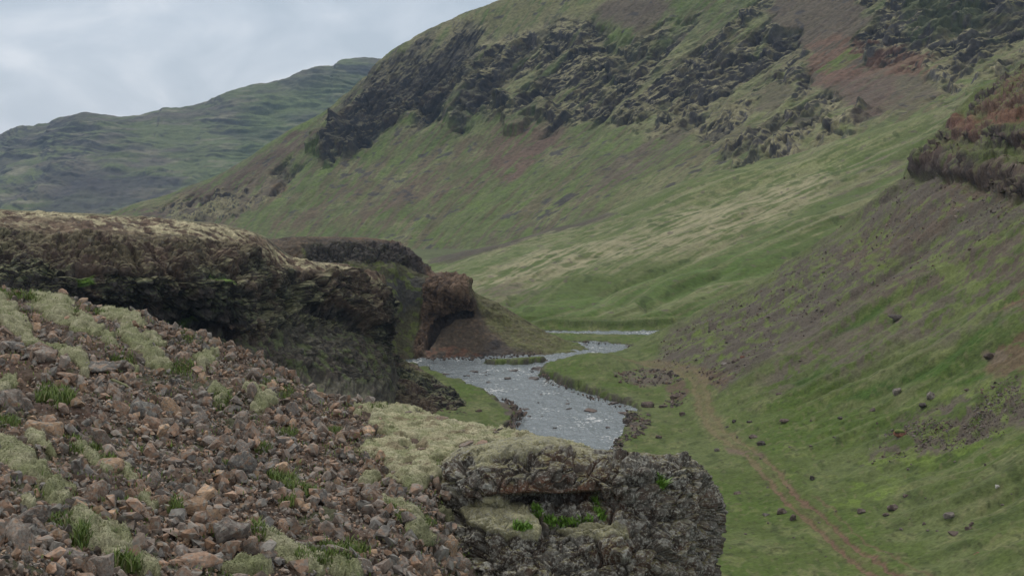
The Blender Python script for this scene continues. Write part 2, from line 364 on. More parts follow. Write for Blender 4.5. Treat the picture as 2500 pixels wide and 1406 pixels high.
    c = mixc(c, SOIL, ss(.08, .3, .6 * st_ + .25 * n1 + .6 * st2) * .6)
    c = mixc(c, LUSH, ss(.25, .6, n2 - st_) * .5)
    # pieces of talus and bare ground
    def zone(poly, col, amt, soft=12, w=wf):
        nonlocal c
        c = mixc(c, col, pmask(px, py, poly, soft, w) * amt * ss(-.45, .15, n2 * .8 + .9 * st2 + .2))
    zone([(1400, 500), (1500, 400), (1640, 310), (1720, 290), (1700, 330), (1560, 430), (1430, 500)], PURP, .85)
    zone([(1040, 632), (1180, 596), (1300, 560), (1460, 525), (1480, 512), (1300, 545), (1160, 590), (1060, 615)], PURP, .8, 7)
    zone([(820, 560), (1000, 430), (1180, 320), (1230, 320), (1080, 450), (930, 550)], SOIL, .85, 22)
    zone([(1050, 480), (1220, 390), (1370, 290), (1400, 320), (1260, 430), (1040, 520)], SOIL, .9, 22)
    zone([(640, 560), (760, 500), (880, 420), (960, 380), (900, 460), (760, 570)], SOIL, .75, 22)
    zone([(1210, 330), (1290, 320), (1380, 320), (1320, 400), (1230, 450), (1200, 400)], (0.115, 0.078, 0.06), .8, 16)
    zone([(1480, 500), (1600, 430), (1760, 400), (1780, 425), (1600, 490)], (0.15, 0.155, 0.08), .8, 14)
    zone([(600, 520), (700, 470), (740, 420), (650, 440), (590, 480)], (0.155, 0.085, 0.055), .75, 14)
    zone([(280, 525), (430, 478), (560, 425), (700, 340), (780, 300), (750, 370), (690, 420), (660, 490), (560, 560), (420, 560)], (0.098, 0.075, 0.056), 1.0, 12)
    zone([(280, 520), (420, 476), (440, 490), (350, 520)], (0.15, 0.16, 0.08), .8, 8)
    zone([(980, 100), (1240, -10), (1500, -120), (1600, -20), (1420, 60), (1150, 80)], (0.155, 0.155, 0.078), .85, 20)
    c = mixc(c, PURP, chute * .9)
    rockc = np.ones(V.shape, f32) * np.asarray(ROCK, f32) * (.9 + .45 * right[..., None])
    rockc = grey(rockc, (br2 - .5), .7); rockc = mixc(rockc, DARK, left * .8)
    rockc = mixc(rockc, (0.10, 0.072, 0.055), ss(.1, .5, n2) * .45)
    steep = ss(.78, .5, upn)
    mossy = (0.27, 0.255, 0.15)
    terr = pmask(px, py, [(2080, -20), (2540, -40), (2540, 150), (2440, 200), (2280, 265), (2130, 240), (2080, 100)], 20, wf)
    rockc = mixc(rockc, (0.035, 0.036, 0.038), terr * ss(.0, .35, fbm2((V[..., 2] + w1 * 4) / 6.5, V[..., 0] / 60, 3, 46, .5)) * .85)
    rc = mixc(rockc, mossy, ss(.58, .82, upn + .16 * n3) * .85 * (1 - .55 * left))
    rc = mixc(rc, (0.09, 0.11, 0.042), ss(.12, .42, n2 * .7 + (upn - .5) * .9 - .16 + .3 * n1) * .5 * (1 - .6 * left))
    rc = mixc(rc, (0.18, 0.165, 0.095), ss(.25, .5, n3 + .4 * n2) * .6 * (1 - .7 * left))
    rc = mixc(rc, (0.038, 0.037, 0.04), ss(.05, .3, .5 - ribs * .9 + .35 * n2) * .6)
    c = c * (1 - rocky[..., None]) + rc * rocky[..., None]
    c = mixc(c, ROCK, (1 - rocky) * ss(.52, .7, fbm3(V, 7, 3, 71) + .5 * n1) * .9)
    zone([(1960, 100), (2080, 90), (2130, 110), (2040, 170), (1960, 160)], (0.155, 0.095, 0.066), .8, 12)
    zone([(2060, 120), (2290, 140), (2270, 200), (2130, 180), (2090, 210), (1990, 200)], (0.145, 0.086, 0.063), .85, 14)
    zone([(1990, 175), (2080, 125), (2100, 140), (2010, 190)], LUSH, .8, 6)
    zone([(2060, 185), (2180, 190), (2200, 250), (2120, 300), (2060, 240)], (0.12, 0.082, 0.068), .7, 14)
    zone([(2180, -40), (2420, -60), (2400, 60), (2230, 130)], (0.08, 0.10, 0.05), .75, 20)
    zone([(2100, 230), (2170, 220), (2120, 290), (2070, 320)], PURP, .7, 8)
    log('mountain')
    return struct(grid('mountain', V, c, material('mountain_ground', 2.2, .38, .7, 1.2)))

# ------------------------------------------------------------------ grassy fan below the mountain
def fan():
    crest = [(700, 660, 470), (900, 652, 462), (1040, 637, 455), (1170, 607, 452), (1350, 562, 460), (1480, 522, 462), (1700, 440, 458), (1850, 400, 452), (1940, 376, 446), (2100, 330, 436), (2280, 272, 420), (2400, 212, 405), (2600, 100, 390), (2900, -60, 380)]
    foot = [(x, y, 268 + (0 if x < 1900 else -(x - 1900) * .008)) for x, y in ((600, 815), (850, 805), (1000, 797), (1150, 790), (1330, 783), (1500, 781), (1700, 790), (1850, 795), (2000, 790), (2200, 760), (2400, 700), (2600, 620), (2800, 540), (3100, 440))]
    cols = []
    for a, b in zip(foot, crest):
        col = [(a[0], a[1] + 60, a[2] - 4), a]
        for s, g in ((.12, .055), (.3, .19), (.55, .41), (.8, .70)):
            col.append((a[0] + (b[0] - a[0]) * s, a[1] + (b[1] - a[1]) * s, a[2] + (b[2] - a[2]) * g))
        col += [b, (b[0] + 60, b[1] + 50, b[2] + 80)]
        cols.append(col)
    V, u, v = loft(cols, [12, 60, 90, 110, 90, 60, 14], 1200)
    N = face_cam(normals(V), V); px, py = proj(V)
    # coordinate across the image's fall line (down-left)
    q = (py + 0.42 * (px - 1500)).astype(f32); r_ = (px - .42 * py).astype(f32)
    wq = fbm3(V, 60, 3, 101)
    fold = fbm2(q / 55 + wq * .6, r_ / 900, 3, 103)
    d = fold * 1.5 + fbm3(V, 14, 4, 105) * .5
    d -= pmask(px, py, [(1250, 732), (1450, 690), (1700, 620), (1790, 600), (1700, 640), (1480, 712), (1300, 745)], 16, (wq * 14, wq * 8)) * 2.0
    d -= pmask(px, py, [(1560, 735), (1760, 660), (1800, 650), (1700, 700), (1580, 752)], 12, (wq * 14, wq * 8)) * 1.6
    V = V + N * (d * ss(1.0, 1.25, v)[None, :])[..., None]
    n1 = fbm3(V, 26, 5, 111); n2 = fbm3(V, 5, 4, 113); st_ = fbm2(q / 16 + wq, r_ / 420, 4, 115); st2 = fbm2(q / 5, r_ / 110, 3, 117)
    wf = (n1 * 30 + n2 * 12, n2 * 10 + n1 * 12)
    c = np.ones(V.shape, f32) * np.asarray(GRASS2, f32) * .95
    c = mixc(c, GRASS, ss(-.25, .35, st_ + .5 * n1) * .85)
    c = mixc(c, PALE, ss(.1, .55, -st_ + .5 * n2) * .6)
    def zone(poly, col, amt, soft=14, thr=-.6):
        nonlocal c
        c = mixc(c, col, pmask(px, py, poly, soft, wf) * amt * ss(thr, thr + .9, st2 + .7 * n2))
    zone([(1120, 690), (1300, 625), (1500, 580), (1750, 500), (1950, 420), (2070, 400), (2010, 490), (1800, 580), (1500, 655), (1180, 715)], (0.275, 0.26, 0.165), .9, 24, -.55)
    zone([(1650, 470), (1940, 380), (2240, 290), (2200, 330), (1950, 440), (1700, 510)], (0.20, 0.215, 0.105), .8, 20, -.5)
    zone([(1040, 660), (1200, 620), (1400, 580), (1400, 600), (1200, 650), (1060, 690)], (0.15, 0.18, 0.085), .6, 14)
    zone([(1160, 710), (1240, 685), (1330, 700), (1300, 722), (1200, 728)], (0.13, 0.115, 0.085), .8, 9)
    zone([(1200, 790), (1250, 735), (1480, 700), (1800, 610), (1950, 590), (1900, 660), (1640, 790)], (0.085, 0.145, 0.035), .75, 30)
    zone([(1250, 740), (1480, 705), (1700, 630), (1790, 605), (1700, 645), (1480, 718), (1300, 752)], LUSH, .5, 8)
    zone([(1450, 755), (1600, 725), (1760, 690), (1740, 715), (1600, 755), (1480, 770)], (0.2, 0.205, 0.11), .7, 10)
    zone([(1990, 500), (2300, 310), (2440, 215), (2560, 120), (2560, 260), (2330, 330), (2150, 470)], SCREE, .7, 22, -.1)
    c = mixc(c, (0.07, 0.058, 0.05), .9 * pmask(px, py, [(1040, 634), (1170, 604), (1300, 570), (1400, 545), (1480, 520), (1500, 524), (1440, 548), (1340, 574), (1180, 618), (1060, 646)], 5, (wf[0] * .3, wf[1] * .25)))
    c = mixc(c, (0.24, 0.23, 0.14), .6 * pmask(px, py, [(1180, 622), (1340, 578), (1440, 552), (1440, 562), (1300, 600), (1160, 640)], 6, wf))
    spots = ss(.45, .55, perlin3(V[..., 0] / 3.2, V[..., 1] / 6, V[..., 2] / 2, 119) + .25 * n1)
    c = mixc(c, DEEP, spots * .6)
    c = mixc(c, SCREE, ss(.55, .65, perlin3(V[..., 0] / 2.0, V[..., 1] / 4, V[..., 2] / 1.5, 121)) * .7)
    log('fan')
    return struct(grid('hill', V, c, material('fan_grass', 0.9, .28, .5, .4)))

# ------------------------------------------------------------------ valley floor and right hand slope (one height field)
XF = [19, 26.7, 37.6, 44.5, 55.4, 60.2, 63.0, 66.2, 67.2, 71, 72.5, 77.3, 85.5, 110, 140]
ZF = [0.3, 4.3, 9.8, 13.8, 20.6, 25.2, 27.3, 29.0, 32.6, 35.0, 38.0, 42.4, 46.8, 58, 66]
XN = [18, 24, 32, 40, 48, 56, 66, 80, 100, 140]
ZN = [0, .9, 3.0, 6.6, 11.5, 17.5, 26, 38, 54, 72]
def px2xy(poly, z=0.0): return U0([p[0] for p in poly], [p[1] for p in poly], z)[:, :2]
RIVER = px2xy([(1008, 886), (1050, 881), (1100, 880), (1180, 878), (1250, 873), (1330, 866), (1400, 861), (1441, 854), (1432, 845), (1396, 836), (1450, 836), (1500, 841), (1556, 847), (1540, 859), (1480, 868), (1420, 879), (1370, 889), (1330, 901),
               (1306, 914), (1330, 926), (1375, 946), (1430, 962), (1480, 978), (1556, 998), (1538, 1012), (1522, 1022), (1542, 1046), (1528, 1062), (1500, 1082), (1488, 1110), (1480, 1150), (1460, 1300), (1170, 1300), (1215, 1100), (1252, 1046), (1268, 1020), (1250, 996),
               (1210, 974), (1160, 952), (1110, 934), (1060, 914), (1020, 900)])
ISLE = px2xy([(1160, 886), (1200, 880), (1330, 880), (1342, 884), (1300, 889), (1200, 893)])
UPPER = px2xy([(1340, 810), (1430, 811), (1480, 811), (1640, 810), (1760, 806), (1760, 812), (1645, 819), (1480, 816), (1430, 815), (1340, 812)])
def hz(x, y, fine=True):
    x = np.asarray(x, float); y = np.asarray(y, float)
    xw = x + 1.6 * perlin2(y / 22 + 0 * x, x / 40, 201)
    zf = np.interp(xw, XF, ZF) ; zn = np.interp(xw, XN, ZN)
    zf = np.where(xw > 140, 66 + (xw - 140) * .35, zf); zn = np.where(xw > 140, 72 + (xw - 140) * .35, zn)
    w = ss(115, 215, y); z = zf * w + zn * (1 - w)
    z = z - np.clip(y - 236, 0, None) * .55 - 0.0
    # bench that carries the track and the rubbly rise on the right bank
    z = np.maximum(z, -2)
    fl = .75 + .35 * perlin2(x / 17, y / 17, 203) + .12 * perlin2(x / 5, y / 6, 205)
    fl = fl + 1.9 * np.exp(-(((x - 13.5) / 5.5) ** 2 + ((y - 212) / 12) ** 2))
    fl = fl * (1 - .72 * ss(224, 236, y) * (1 - ss(262, 264, y)))
    fl = fl + .9 * ss(264.2, 265.6, y + 2.2 * perlin2(x / 6, y / 9, 207) + .6 * perlin2(x / 1.6, y / 3, 208)) * ss(2, 8, x) - np.clip(y - 271, 0, None) * .28
    # smooth maximum
    k = 1.2; h = np.clip(.5 + .5 * (z - fl) / k, 0, 1); z = fl + (z - fl) * h + k * h * (1 - h)
    return z
def near_field():
    na, nr = int(1250 * Q), int(1150 * Q)
    a = np.linspace((700 - 1250) / F, (2900 - 1250) / F, na)
    y = 1 / np.linspace(1 / 62.0, 1 / 330.0, nr)
    X = a[:, None] * y[None, :] * 1.0; Y = np.ones((na, 1)) * y[None, :]
    Z = hz(X, Y)
    slope = ss(1.5, 6, Z)
    # gullies and small terraces running down the slope
    warp = perlin2(X / 14, Y / 14, 207)
    g = fbm2(Y / 9 + .35 * warp + X / 70, X / 55, 4, 209, .55)
    Z = Z + slope * (g * 1.1 + fbm2(X / 2.2, Y / 4.0, 3, 211) * .16) + fbm2(X / 1.3, Y / 1.6, 3, 213) * .10
    V = np.stack([X, Y, Z], -1); px, py = proj(V)
    wn = (fbm2(X / 6, Y / 9, 4, 215) * 32, fbm2(X / 6 + 7, Y / 9, 4, 217) * 26)
    # crags on the upper right
    crag = np.maximum.reduce([pmask(px, py, [(2228, 372), (2300, 350), (2400, 400), (2520, 400), (2560, 470), (2480, 490), (2410, 470), (2350, 440), (2290, 430), (2226, 424)], 8, (wn[0] * .4, wn[1] * .4)),
                              pmask(px, py, [(2290, 345), (2330, 280), (2400, 300), (2640, 320), (2640, 390), (2500, 372), (2380, 360)], 10, (wn[0] * .4, wn[1] * .4)),
                              pmask(px, py, [(2370, 290), (2385, 240), (2460, 190), (2640, 120), (2640, 300), (2440, 280)], 10, (wn[0] * .4, wn[1] * .4)),
                              pmask(px, py, [(2135, 495), (2150, 470), (2190, 455), (2180, 485)], 5) * .35])
    N = face_cam(normals(V), V)
    cragc = np.maximum(crag, pmask(px, py, [(2226, 380), (2300, 330), (2330, 275), (2385, 235), (2460, 185), (2640, 120), (2640, 480), (2480, 490), (2400, 460), (2230, 425)], 8, (wn[0] * .4, wn[1] * .4)) * ss(-.25, .1, fbm2(X / 3, Y / 5, 3, 218) + .15))
    crag = np.maximum(crag, cragc * .6)
    b1, r1 = blocks((X / 3.2, Y / 3.6, Z / 2.2), 219, .35, .9); b2, r2 = blocks((X / 1.1, Y / 1.2, Z / .9), 221, .35, .9)
    st3 = fbm2((Z + .1 * Y) / 1.3, Y / 12, 3, 227, .6)
    V = V + N * (crag * (b1 * .45 + b2 * .35 + .7 + st3 * .6 + .7 * fbm2(Y / 1.2, Z / 6, 3, 223, .5, True)))[..., None]
    # river bed
    sr = sdf(X, Y, RIVER); si = sdf(X, Y, ISLE); su = sdf(X, Y, UPPER)
    edge = fbm2(X / 2.5, Y / 4, 4, 225) * 1.1
    r_ = np.maximum(np.minimum(sr, -si) + edge, su + edge * .15 + .1)
    bed = ss(-.9, .5, r_)
    V[..., 2] = np.where(V[..., 2] < 4, V[..., 2] * (1 - bed) - .55 * bed, V[..., 2])
    V[..., 2] -= 2.2 * pmask(px, py, [(880, 886), (1050, 880), (1250, 872), (1400, 861), (1438, 855), (1340, 838), (1200, 800), (880, 800)], 2)
    # bank scarp behind the upper channel
    # colours
    n1 = fbm2(X / 13, Y / 15, 4, 231); n2 = fbm2(X / 2.8, Y / 4.2, 4, 233); n3 = fbm2(X / .9, Y / 1.4, 3, 235)
    c = np.ones(V.shape, f32) * np.asarray((0.084, 0.118, 0.032), f32)
    c = mixc(c, GRASS2, ss(-.1, .5, n1 + .4 * n2) * .75)
    c = mixc(c, (0.068, 0.115, 0.02), ss(.05, .5, -n1 + .3 * n3) * .7)
    c = mixc(c, (0.165, 0.165, 0.085), ss(.25, .7, n2 + .5 * n3 + .3 * g) * .5)
    c = mixc(c, LIME, ss(.5, .8, n2 - .2 * n1 + .5 * n3) * .25)
    sk = fbm2(Y / 3.2 + X / 30, X / 11, 4, 241); upz = ss(2.5, 7, Z)
    c = mixc(c, PALE, upz * ss(.1, .5, sk) * .35); c = mixc(c, DEEP, upz * ss(.1, .5, -sk + .3 * n3) * .4)
    c = mixc(c, DEEP, ss(.38, .6, perlin2(X / 1.5, Y / 2.6, 237) + .3 * n1) * .5)
    c = mixc(c, (0.05, 0.062, 0.024), ss(.42, .6, perlin2(X / .55, Y / 1.0, 247) + .35 * n2) * .6); c = mixc(c, (0.15, 0.15, 0.075), ss(.45, .65, perlin2(X / .6, Y / 1.1, 249) - .2 * n1) * .5)
    def zone(poly, col, amt, soft=14, thr=-.7, n=None, w=None):
        nonlocal c
        mm = pmask(px, py, poly, soft, w or wn)
        nz = (n2 * .5 + n3 * .7 + sk * .7) if n is None else n
        c = mixc(c, col, mm * amt * ss(thr, thr + .35, nz)); return mm
    up = ss(3, 10, Z) * ss(150, 200, Y)
    c = mixc(c, (0.105, 0.125, 0.048), up * .5)
    # big scree sheet on the ridge
    S = zone([(1560, 900), (1640, 810), (1800, 725), (1900, 665), (2060, 560), (2130, 495), (2230, 425), (2300, 430), (2430, 480), (2520, 470), (2520, 520), (2300, 640), (2130, 720), (2010, 800), (1860, 890), (1760, 950), (1700, 905)], (0.098, 0.083, 0.073), .93, 22, -1.15)
    zone([(1700, 905), (1740, 890), (1775, 915), (1750, 945), (1720, 925)], SOIL, .9, 8)
    zone([(2000, 760), (2180, 660), (2400, 560), (2520, 540), (2520, 760), (2200, 860), (1900, 960), (1860, 930)], SCREE, .85, 34, -.35)
    zone([(2120, 700), (2300, 600), (2520, 520), (2520, 660), (2300, 720), (2100, 820)], PURP, .75, 30, -.35)
    zone([(2010, 640), (2200, 520), (2330, 440), (2450, 480), (2300, 560), (2100, 660)], SOIL, .65, 20, -.4)
    zone([(2180, 1040), (2300, 1000), (2420, 960), (2540, 900), (2540, 1030), (2330, 1090), (2200, 1130), (2120, 1120)], SCREE, .95, 16, -.45)
    zone([(2410, 900), (2450, 840), (2540, 780), (2540, 880), (2440, 925)], (0.13, 0.082, 0.06), .75, 9, -.3)
    zone([(2420, 770), (2470, 720), (2540, 690), (2540, 740)], (0.14, 0.08, 0.058), .8, 8, -.4)
    zone([(2380, 890), (2400, 865), (2460, 855), (2450, 880)], (0.15, 0.12, 0.09), .8, 6, -.4)
    # lime moss fringes
    lim = ss(.12, .35, n2 + .45 * n3)
    c = mixc(c, LIME, pmask(px, py, [(2050, 1150), (2200, 1020), (2540, 880), (2540, 1060), (2300, 1150), (2100, 1190)], 40, wn) * lim * .6)
    c = mixc(c, LIME, pmask(px, py, [(2100, 820), (2200, 640), (2520, 500), (2520, 760), (2200, 860)], 50, wn) * lim * .55)
    c = mixc(c, LIME, pmask(px, py, [(1600, 870), (1760, 740), (2200, 520), (2200, 620), (1800, 850), (1640, 905)], 30, wn) * lim * .45)
    c = mixc(c, LIME, pmask(px, py, [(2000, 1220), (2100, 1170), (2200, 1190), (2150, 1225), (2020, 1235)], 15, wn) * ss(0, .2, n2 + .3 * n3) * .7)
    c = mixc(c, LIME, S * ss(.22, .42, perlin2(X / 1.1, Y / 1.3, 243) + .5 * perlin2(X / 6, Y / 5, 245)) * .5)
    # deep green heather strips
    for P_ in ([(2070, 975), (2100, 945), (2180, 925), (2260, 900), (2320, 860), (2420, 790), (2450, 760), (2430, 800), (2330, 890), (2230, 930), (2140, 960)], [(1930, 935), (1980, 910), (2040, 880), (2010, 915), (1950, 945)], [(2030, 830), (2120, 760), (2200, 710), (2130, 780)], [(2300, 945), (2350, 925), (2410, 905), (2400, 925), (2330, 940)]):
        zone(P_, (0.045, 0.092, 0.014), .9, 7, -.6, w=(wn[0] * .35, wn[1] * .35))
    # rubble on the river bank
    zone([(1500, 910), (1560, 895), (1640, 905), (1670, 925), (1640, 935), (1560, 940), (1520, 930)], SCREE, .95, 6, -.4, w=(wn[0] * .3, wn[1] * .3))
    zone([(1620, 950), (1640, 935), (1672, 930), (1680, 950), (1660, 985), (1625, 965)], SOIL, .95, 6, -.5, w=(wn[0] * .3, wn[1] * .3))
    c = mixc(c, (0.05, 0.075, 0.026), ss(263.4, 264.6, Y + 2.2 * perlin2(X / 6, Y / 9, 207) + .6 * perlin2(X / 1.6, Y / 3, 208)) * ss(267, 265.4, Y) * ss(2, 7, X) * .5)
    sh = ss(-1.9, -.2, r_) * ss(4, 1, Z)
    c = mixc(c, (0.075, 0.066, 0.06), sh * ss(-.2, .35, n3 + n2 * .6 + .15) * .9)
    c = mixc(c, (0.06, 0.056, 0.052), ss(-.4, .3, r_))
    wb = (wn[0] * .25, wn[1] * .25)
    zone([(1250, 1050), (1256, 1000), (1225, 965), (1190, 960), (1230, 990), (1240, 1050)], (0.095, 0.08, 0.07), .95, 5, -.5, w=wb)
    zone([(1480, 1110), (1500, 1080), (1560, 1040), (1580, 1030), (1550, 1010), (1530, 1012), (1540, 1046), (1500, 1082)], (0.095, 0.08, 0.07), .95, 6, -.5, w=wb)
    # wheel track: two ruts
    TR = [(1500, 868, 0), (1560, 884, 0), (1620, 892, 0), (1670, 903, 0), (1702, 922, 0), (1712, 960, 0), (1722, 1000, 0), (1745, 1045, 0), (1790, 1080, 0), (1838, 1105, 0), (1868, 1140, 0), (1900, 1180, 0), (1945, 1225, 0), (1985, 1260, 0), (2030, 1305, 0), (2080, 1350, 0), (2150, 1395, 0), (2230, 1450, 0)]
    tp = drop([p[0] for p in TR], [p[1] for p in TR])
    tp = pchip(np.arange(len(TR)), tp, np.linspace(0, len(TR) - 1, 160))
    near = (X > -2) & (X < 45) & (V[..., 2] < 14)
    xs, ys = X[near], Y[near]; best = np.full(xs.shape, 1e9, f32); side = np.zeros(xs.shape, f32)
    for i in range(len(tp) - 1):
        ax, ay = tp[i, :2]; ex, ey = tp[i + 1, :2] - tp[i, :2]; l = math.hypot(ex, ey)
        tt = np.clip(((xs - ax) * ex + (ys - ay) * ey) / (l * l), 0, 1); dx = xs - ax - tt * ex; dy = ys - ay - tt * ey
        dd = np.hypot(dx, dy); m_ = dd < best; best[m_] = dd[m_]; side[m_] = np.sign(dx * ey - dy * ex)[m_]
    D = np.full(X.shape, 99, f32); D[near] = best * side + .2 * n3[near] + .35 * n2[near]
    rut = np.maximum(ss(.36, .1, np.abs(D - .66)), ss(.36, .1, np.abs(D + .66)))
    mid = ss(1.6, .6, np.abs(D))
    wear = .6 + .4 * ss(-.4, .35, .6 * n3 + n1 + perlin2(X / 4, Y / 9, 239)); redder = ss(150, 125, Y)
    tcol = np.asarray((0.165, 0.135, 0.080), f32) * (1 - redder[..., None]) + np.asarray((0.150, 0.098, 0.068), f32) * redder[..., None]
    third = ss(.25, .06, np.abs(D + 1.9)) * ss(131, 126, Y)
    c = c + (tcol - c) * (np.clip(np.maximum(rut, third * .6) * wear + mid * (.2 + .5 * ss(140, 165, Y)), 0, 1) * (.75 + .25 * redder))[..., None]
    V[..., 2] -= rut * .12
    zone([(1770, 1095), (1860, 1098), (1870, 1108), (1780, 1108)], (0.15, 0.11, 0.09), .8, 5, -.6, w=wb)
    # crag colours
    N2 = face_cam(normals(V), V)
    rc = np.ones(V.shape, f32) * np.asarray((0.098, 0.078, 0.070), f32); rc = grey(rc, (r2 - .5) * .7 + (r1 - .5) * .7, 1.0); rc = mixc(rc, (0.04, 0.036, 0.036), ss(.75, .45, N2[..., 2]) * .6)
    rc = mixc(rc, (0.145, 0.085, 0.062), ss(-.3, .3, n1 + .4 * n2) * .6 * ss(440, 340, py)); rc = mixc(rc, (0.10, 0.14, 0.04), ss(.62, .85, N2[..., 2] + .35 * n3) * .6)
    c = c * (1 - crag[..., None]) + rc * crag[..., None]
    zone([(2400, 300), (2420, 280), (2520, 270), (2520, 300), (2450, 312)], (0.155, 0.085, 0.062), .9, 6, -.8, w=wb)
    zone([(2320, 310), (2350, 280), (2400, 300), (2390, 340)], (0.165, 0.085, 0.065), .7, 6, -.8, w=wb)
    zone([(2280, 450), (2450, 500), (2520, 470), (2520, 420), (2400, 400), (2300, 425)], (0.12, 0.085, 0.065), .35, 14)
    log('near field')
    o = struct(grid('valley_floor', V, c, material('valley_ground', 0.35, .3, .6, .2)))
    return V, px, py, S
def drop(px, py, zoff=0.0):
    """the first place of the valley floor / right slope that the photograph shows at px, py"""
    px = np.asarray(px, float); py = np.asarray(py, float); ds = 1 / np.linspace(1 / 62.0, 1 / 320.0, 900); res = []
    for a, b in zip(np.atleast_1d(px), np.atleast_1d(py)):
        P = U(a, b, ds); h = hz(P[:, 0], P[:, 1]) - P[:, 2]; i = np.argmax(h > 0)
        if h[i] <= 0: i = len(ds) - 1
        if i: t = h[i - 1] / (h[i - 1] - h[i]); Q_ = P[i - 1] + (P[i] - P[i - 1]) * t
        else: Q_ = P[0]
        res.append(Q_)
    return np.array(res)

# ------------------------------------------------------------------ water
def water():
    na, nr = int(620 * Q), int(520 * Q)
    a = np.linspace((960 - 1250) / F, (1800 - 1250) / F, na); y = 1 / np.linspace(1 / 118.0, 1 / 275.0, nr)
    X = a[:, None] * y[None]; Y = np.ones((na, 1)) * y[None]
    h = fbm2(X / 1.1, Y / 2.0, 4, 301, .6) * .10 + fbm2(X / 4, Y / 5, 2, 303) * .06
    V = np.stack([X, Y, .1 + h], -1)
    M = bpy.data.materials.new('river_water'); M.use_nodes = True; nt = M.node_tree; L = nt.links.new; P = nt.nodes['Principled BSDF']
    P.inputs['Roughness'].default_value = .18; P.inputs['IOR'].default_value = 1.33
    tc = nn(nt, 'ShaderNodeTexCoord'); mp = nn(nt, 'ShaderNodeMapping'); mp.inputs['Scale'].default_value = (1.2, .7, 1); L(tc.outputs['Object'], mp.inputs[0])
    n1 = nn(nt, 'ShaderNodeTexNoise'); n1.inputs['Scale'].default_value = 1.5; n1.inputs['Detail'].default_value = 6; n1.inputs['Roughness'].default_value = .65; L(mp.outputs[0], n1.inputs['Vector'])
    mp2 = nn(nt, 'ShaderNodeMapping'); mp2.inputs['Scale'].default_value = (.55, .55, 1); L(tc.outputs['Object'], mp2.inputs[0])
    n2 = nn(nt, 'ShaderNodeTexNoise'); n2.inputs['Scale'].default_value = 3.4; n2.inputs['Detail'].default_value = 4; n2.inputs['Roughness'].default_value = .6; L(mp2.outputs[0], n2.inputs['Vector'])
    n3 = nn(nt, 'ShaderNodeTexNoise'); n3.inputs['Scale'].default_value = .16; n3.inputs['Detail'].default_value = 2; L(tc.outputs['Object'], n3.inputs['Vector'])
    ad = nn(nt, 'ShaderNodeMath', operation='MULTIPLY_ADD'); L(n3.outputs['Fac'], ad.inputs[0]); ad.inputs[1].default_value = .8; L(n2.outputs['Fac'], ad.inputs[2])
    r = nn(nt, 'ShaderNodeMapRange'); r.inputs[1].default_value = 1.05; r.inputs[2].default_value = 1.15; r.inputs[4].default_value = .85; L(ad.outputs[0], r.inputs[0])
    x = nn(nt, 'ShaderNodeMixRGB'); x.inputs[1].default_value = (.19, .225, .25, 1); x.inputs[2].default_value = (.7, .72, .74, 1); L(r.outputs[0], x.inputs[0]); L(x.outputs[0], P.inputs['Base Color'])
    r2 = nn(nt, 'ShaderNodeMapRange'); r2.inputs[3].default_value = .18; r2.inputs[4].default_value = .8; L(r.outputs[0], r2.inputs[0]); L(r2.outputs[0], P.inputs['Roughness'])
    b = nn(nt, 'ShaderNodeBump'); b.inputs['Strength'].default_value = .8; b.inputs['Distance'].default_value = .25; L(n1.outputs['Fac'], b.inputs['Height']); L(b.outputs[0], P.inputs['Normal'])
    # only where the bed lies below (keeps the sheet inside its banks)
    s = np.maximum(sdf(X, Y, RIVER), sdf(X, Y, UPPER)) > -3.0
    o = grid('river', V, np.zeros(V.shape), M, keep=(s[:-1, :-1] & s[1:, 1:])); struct(o)
    log('water')

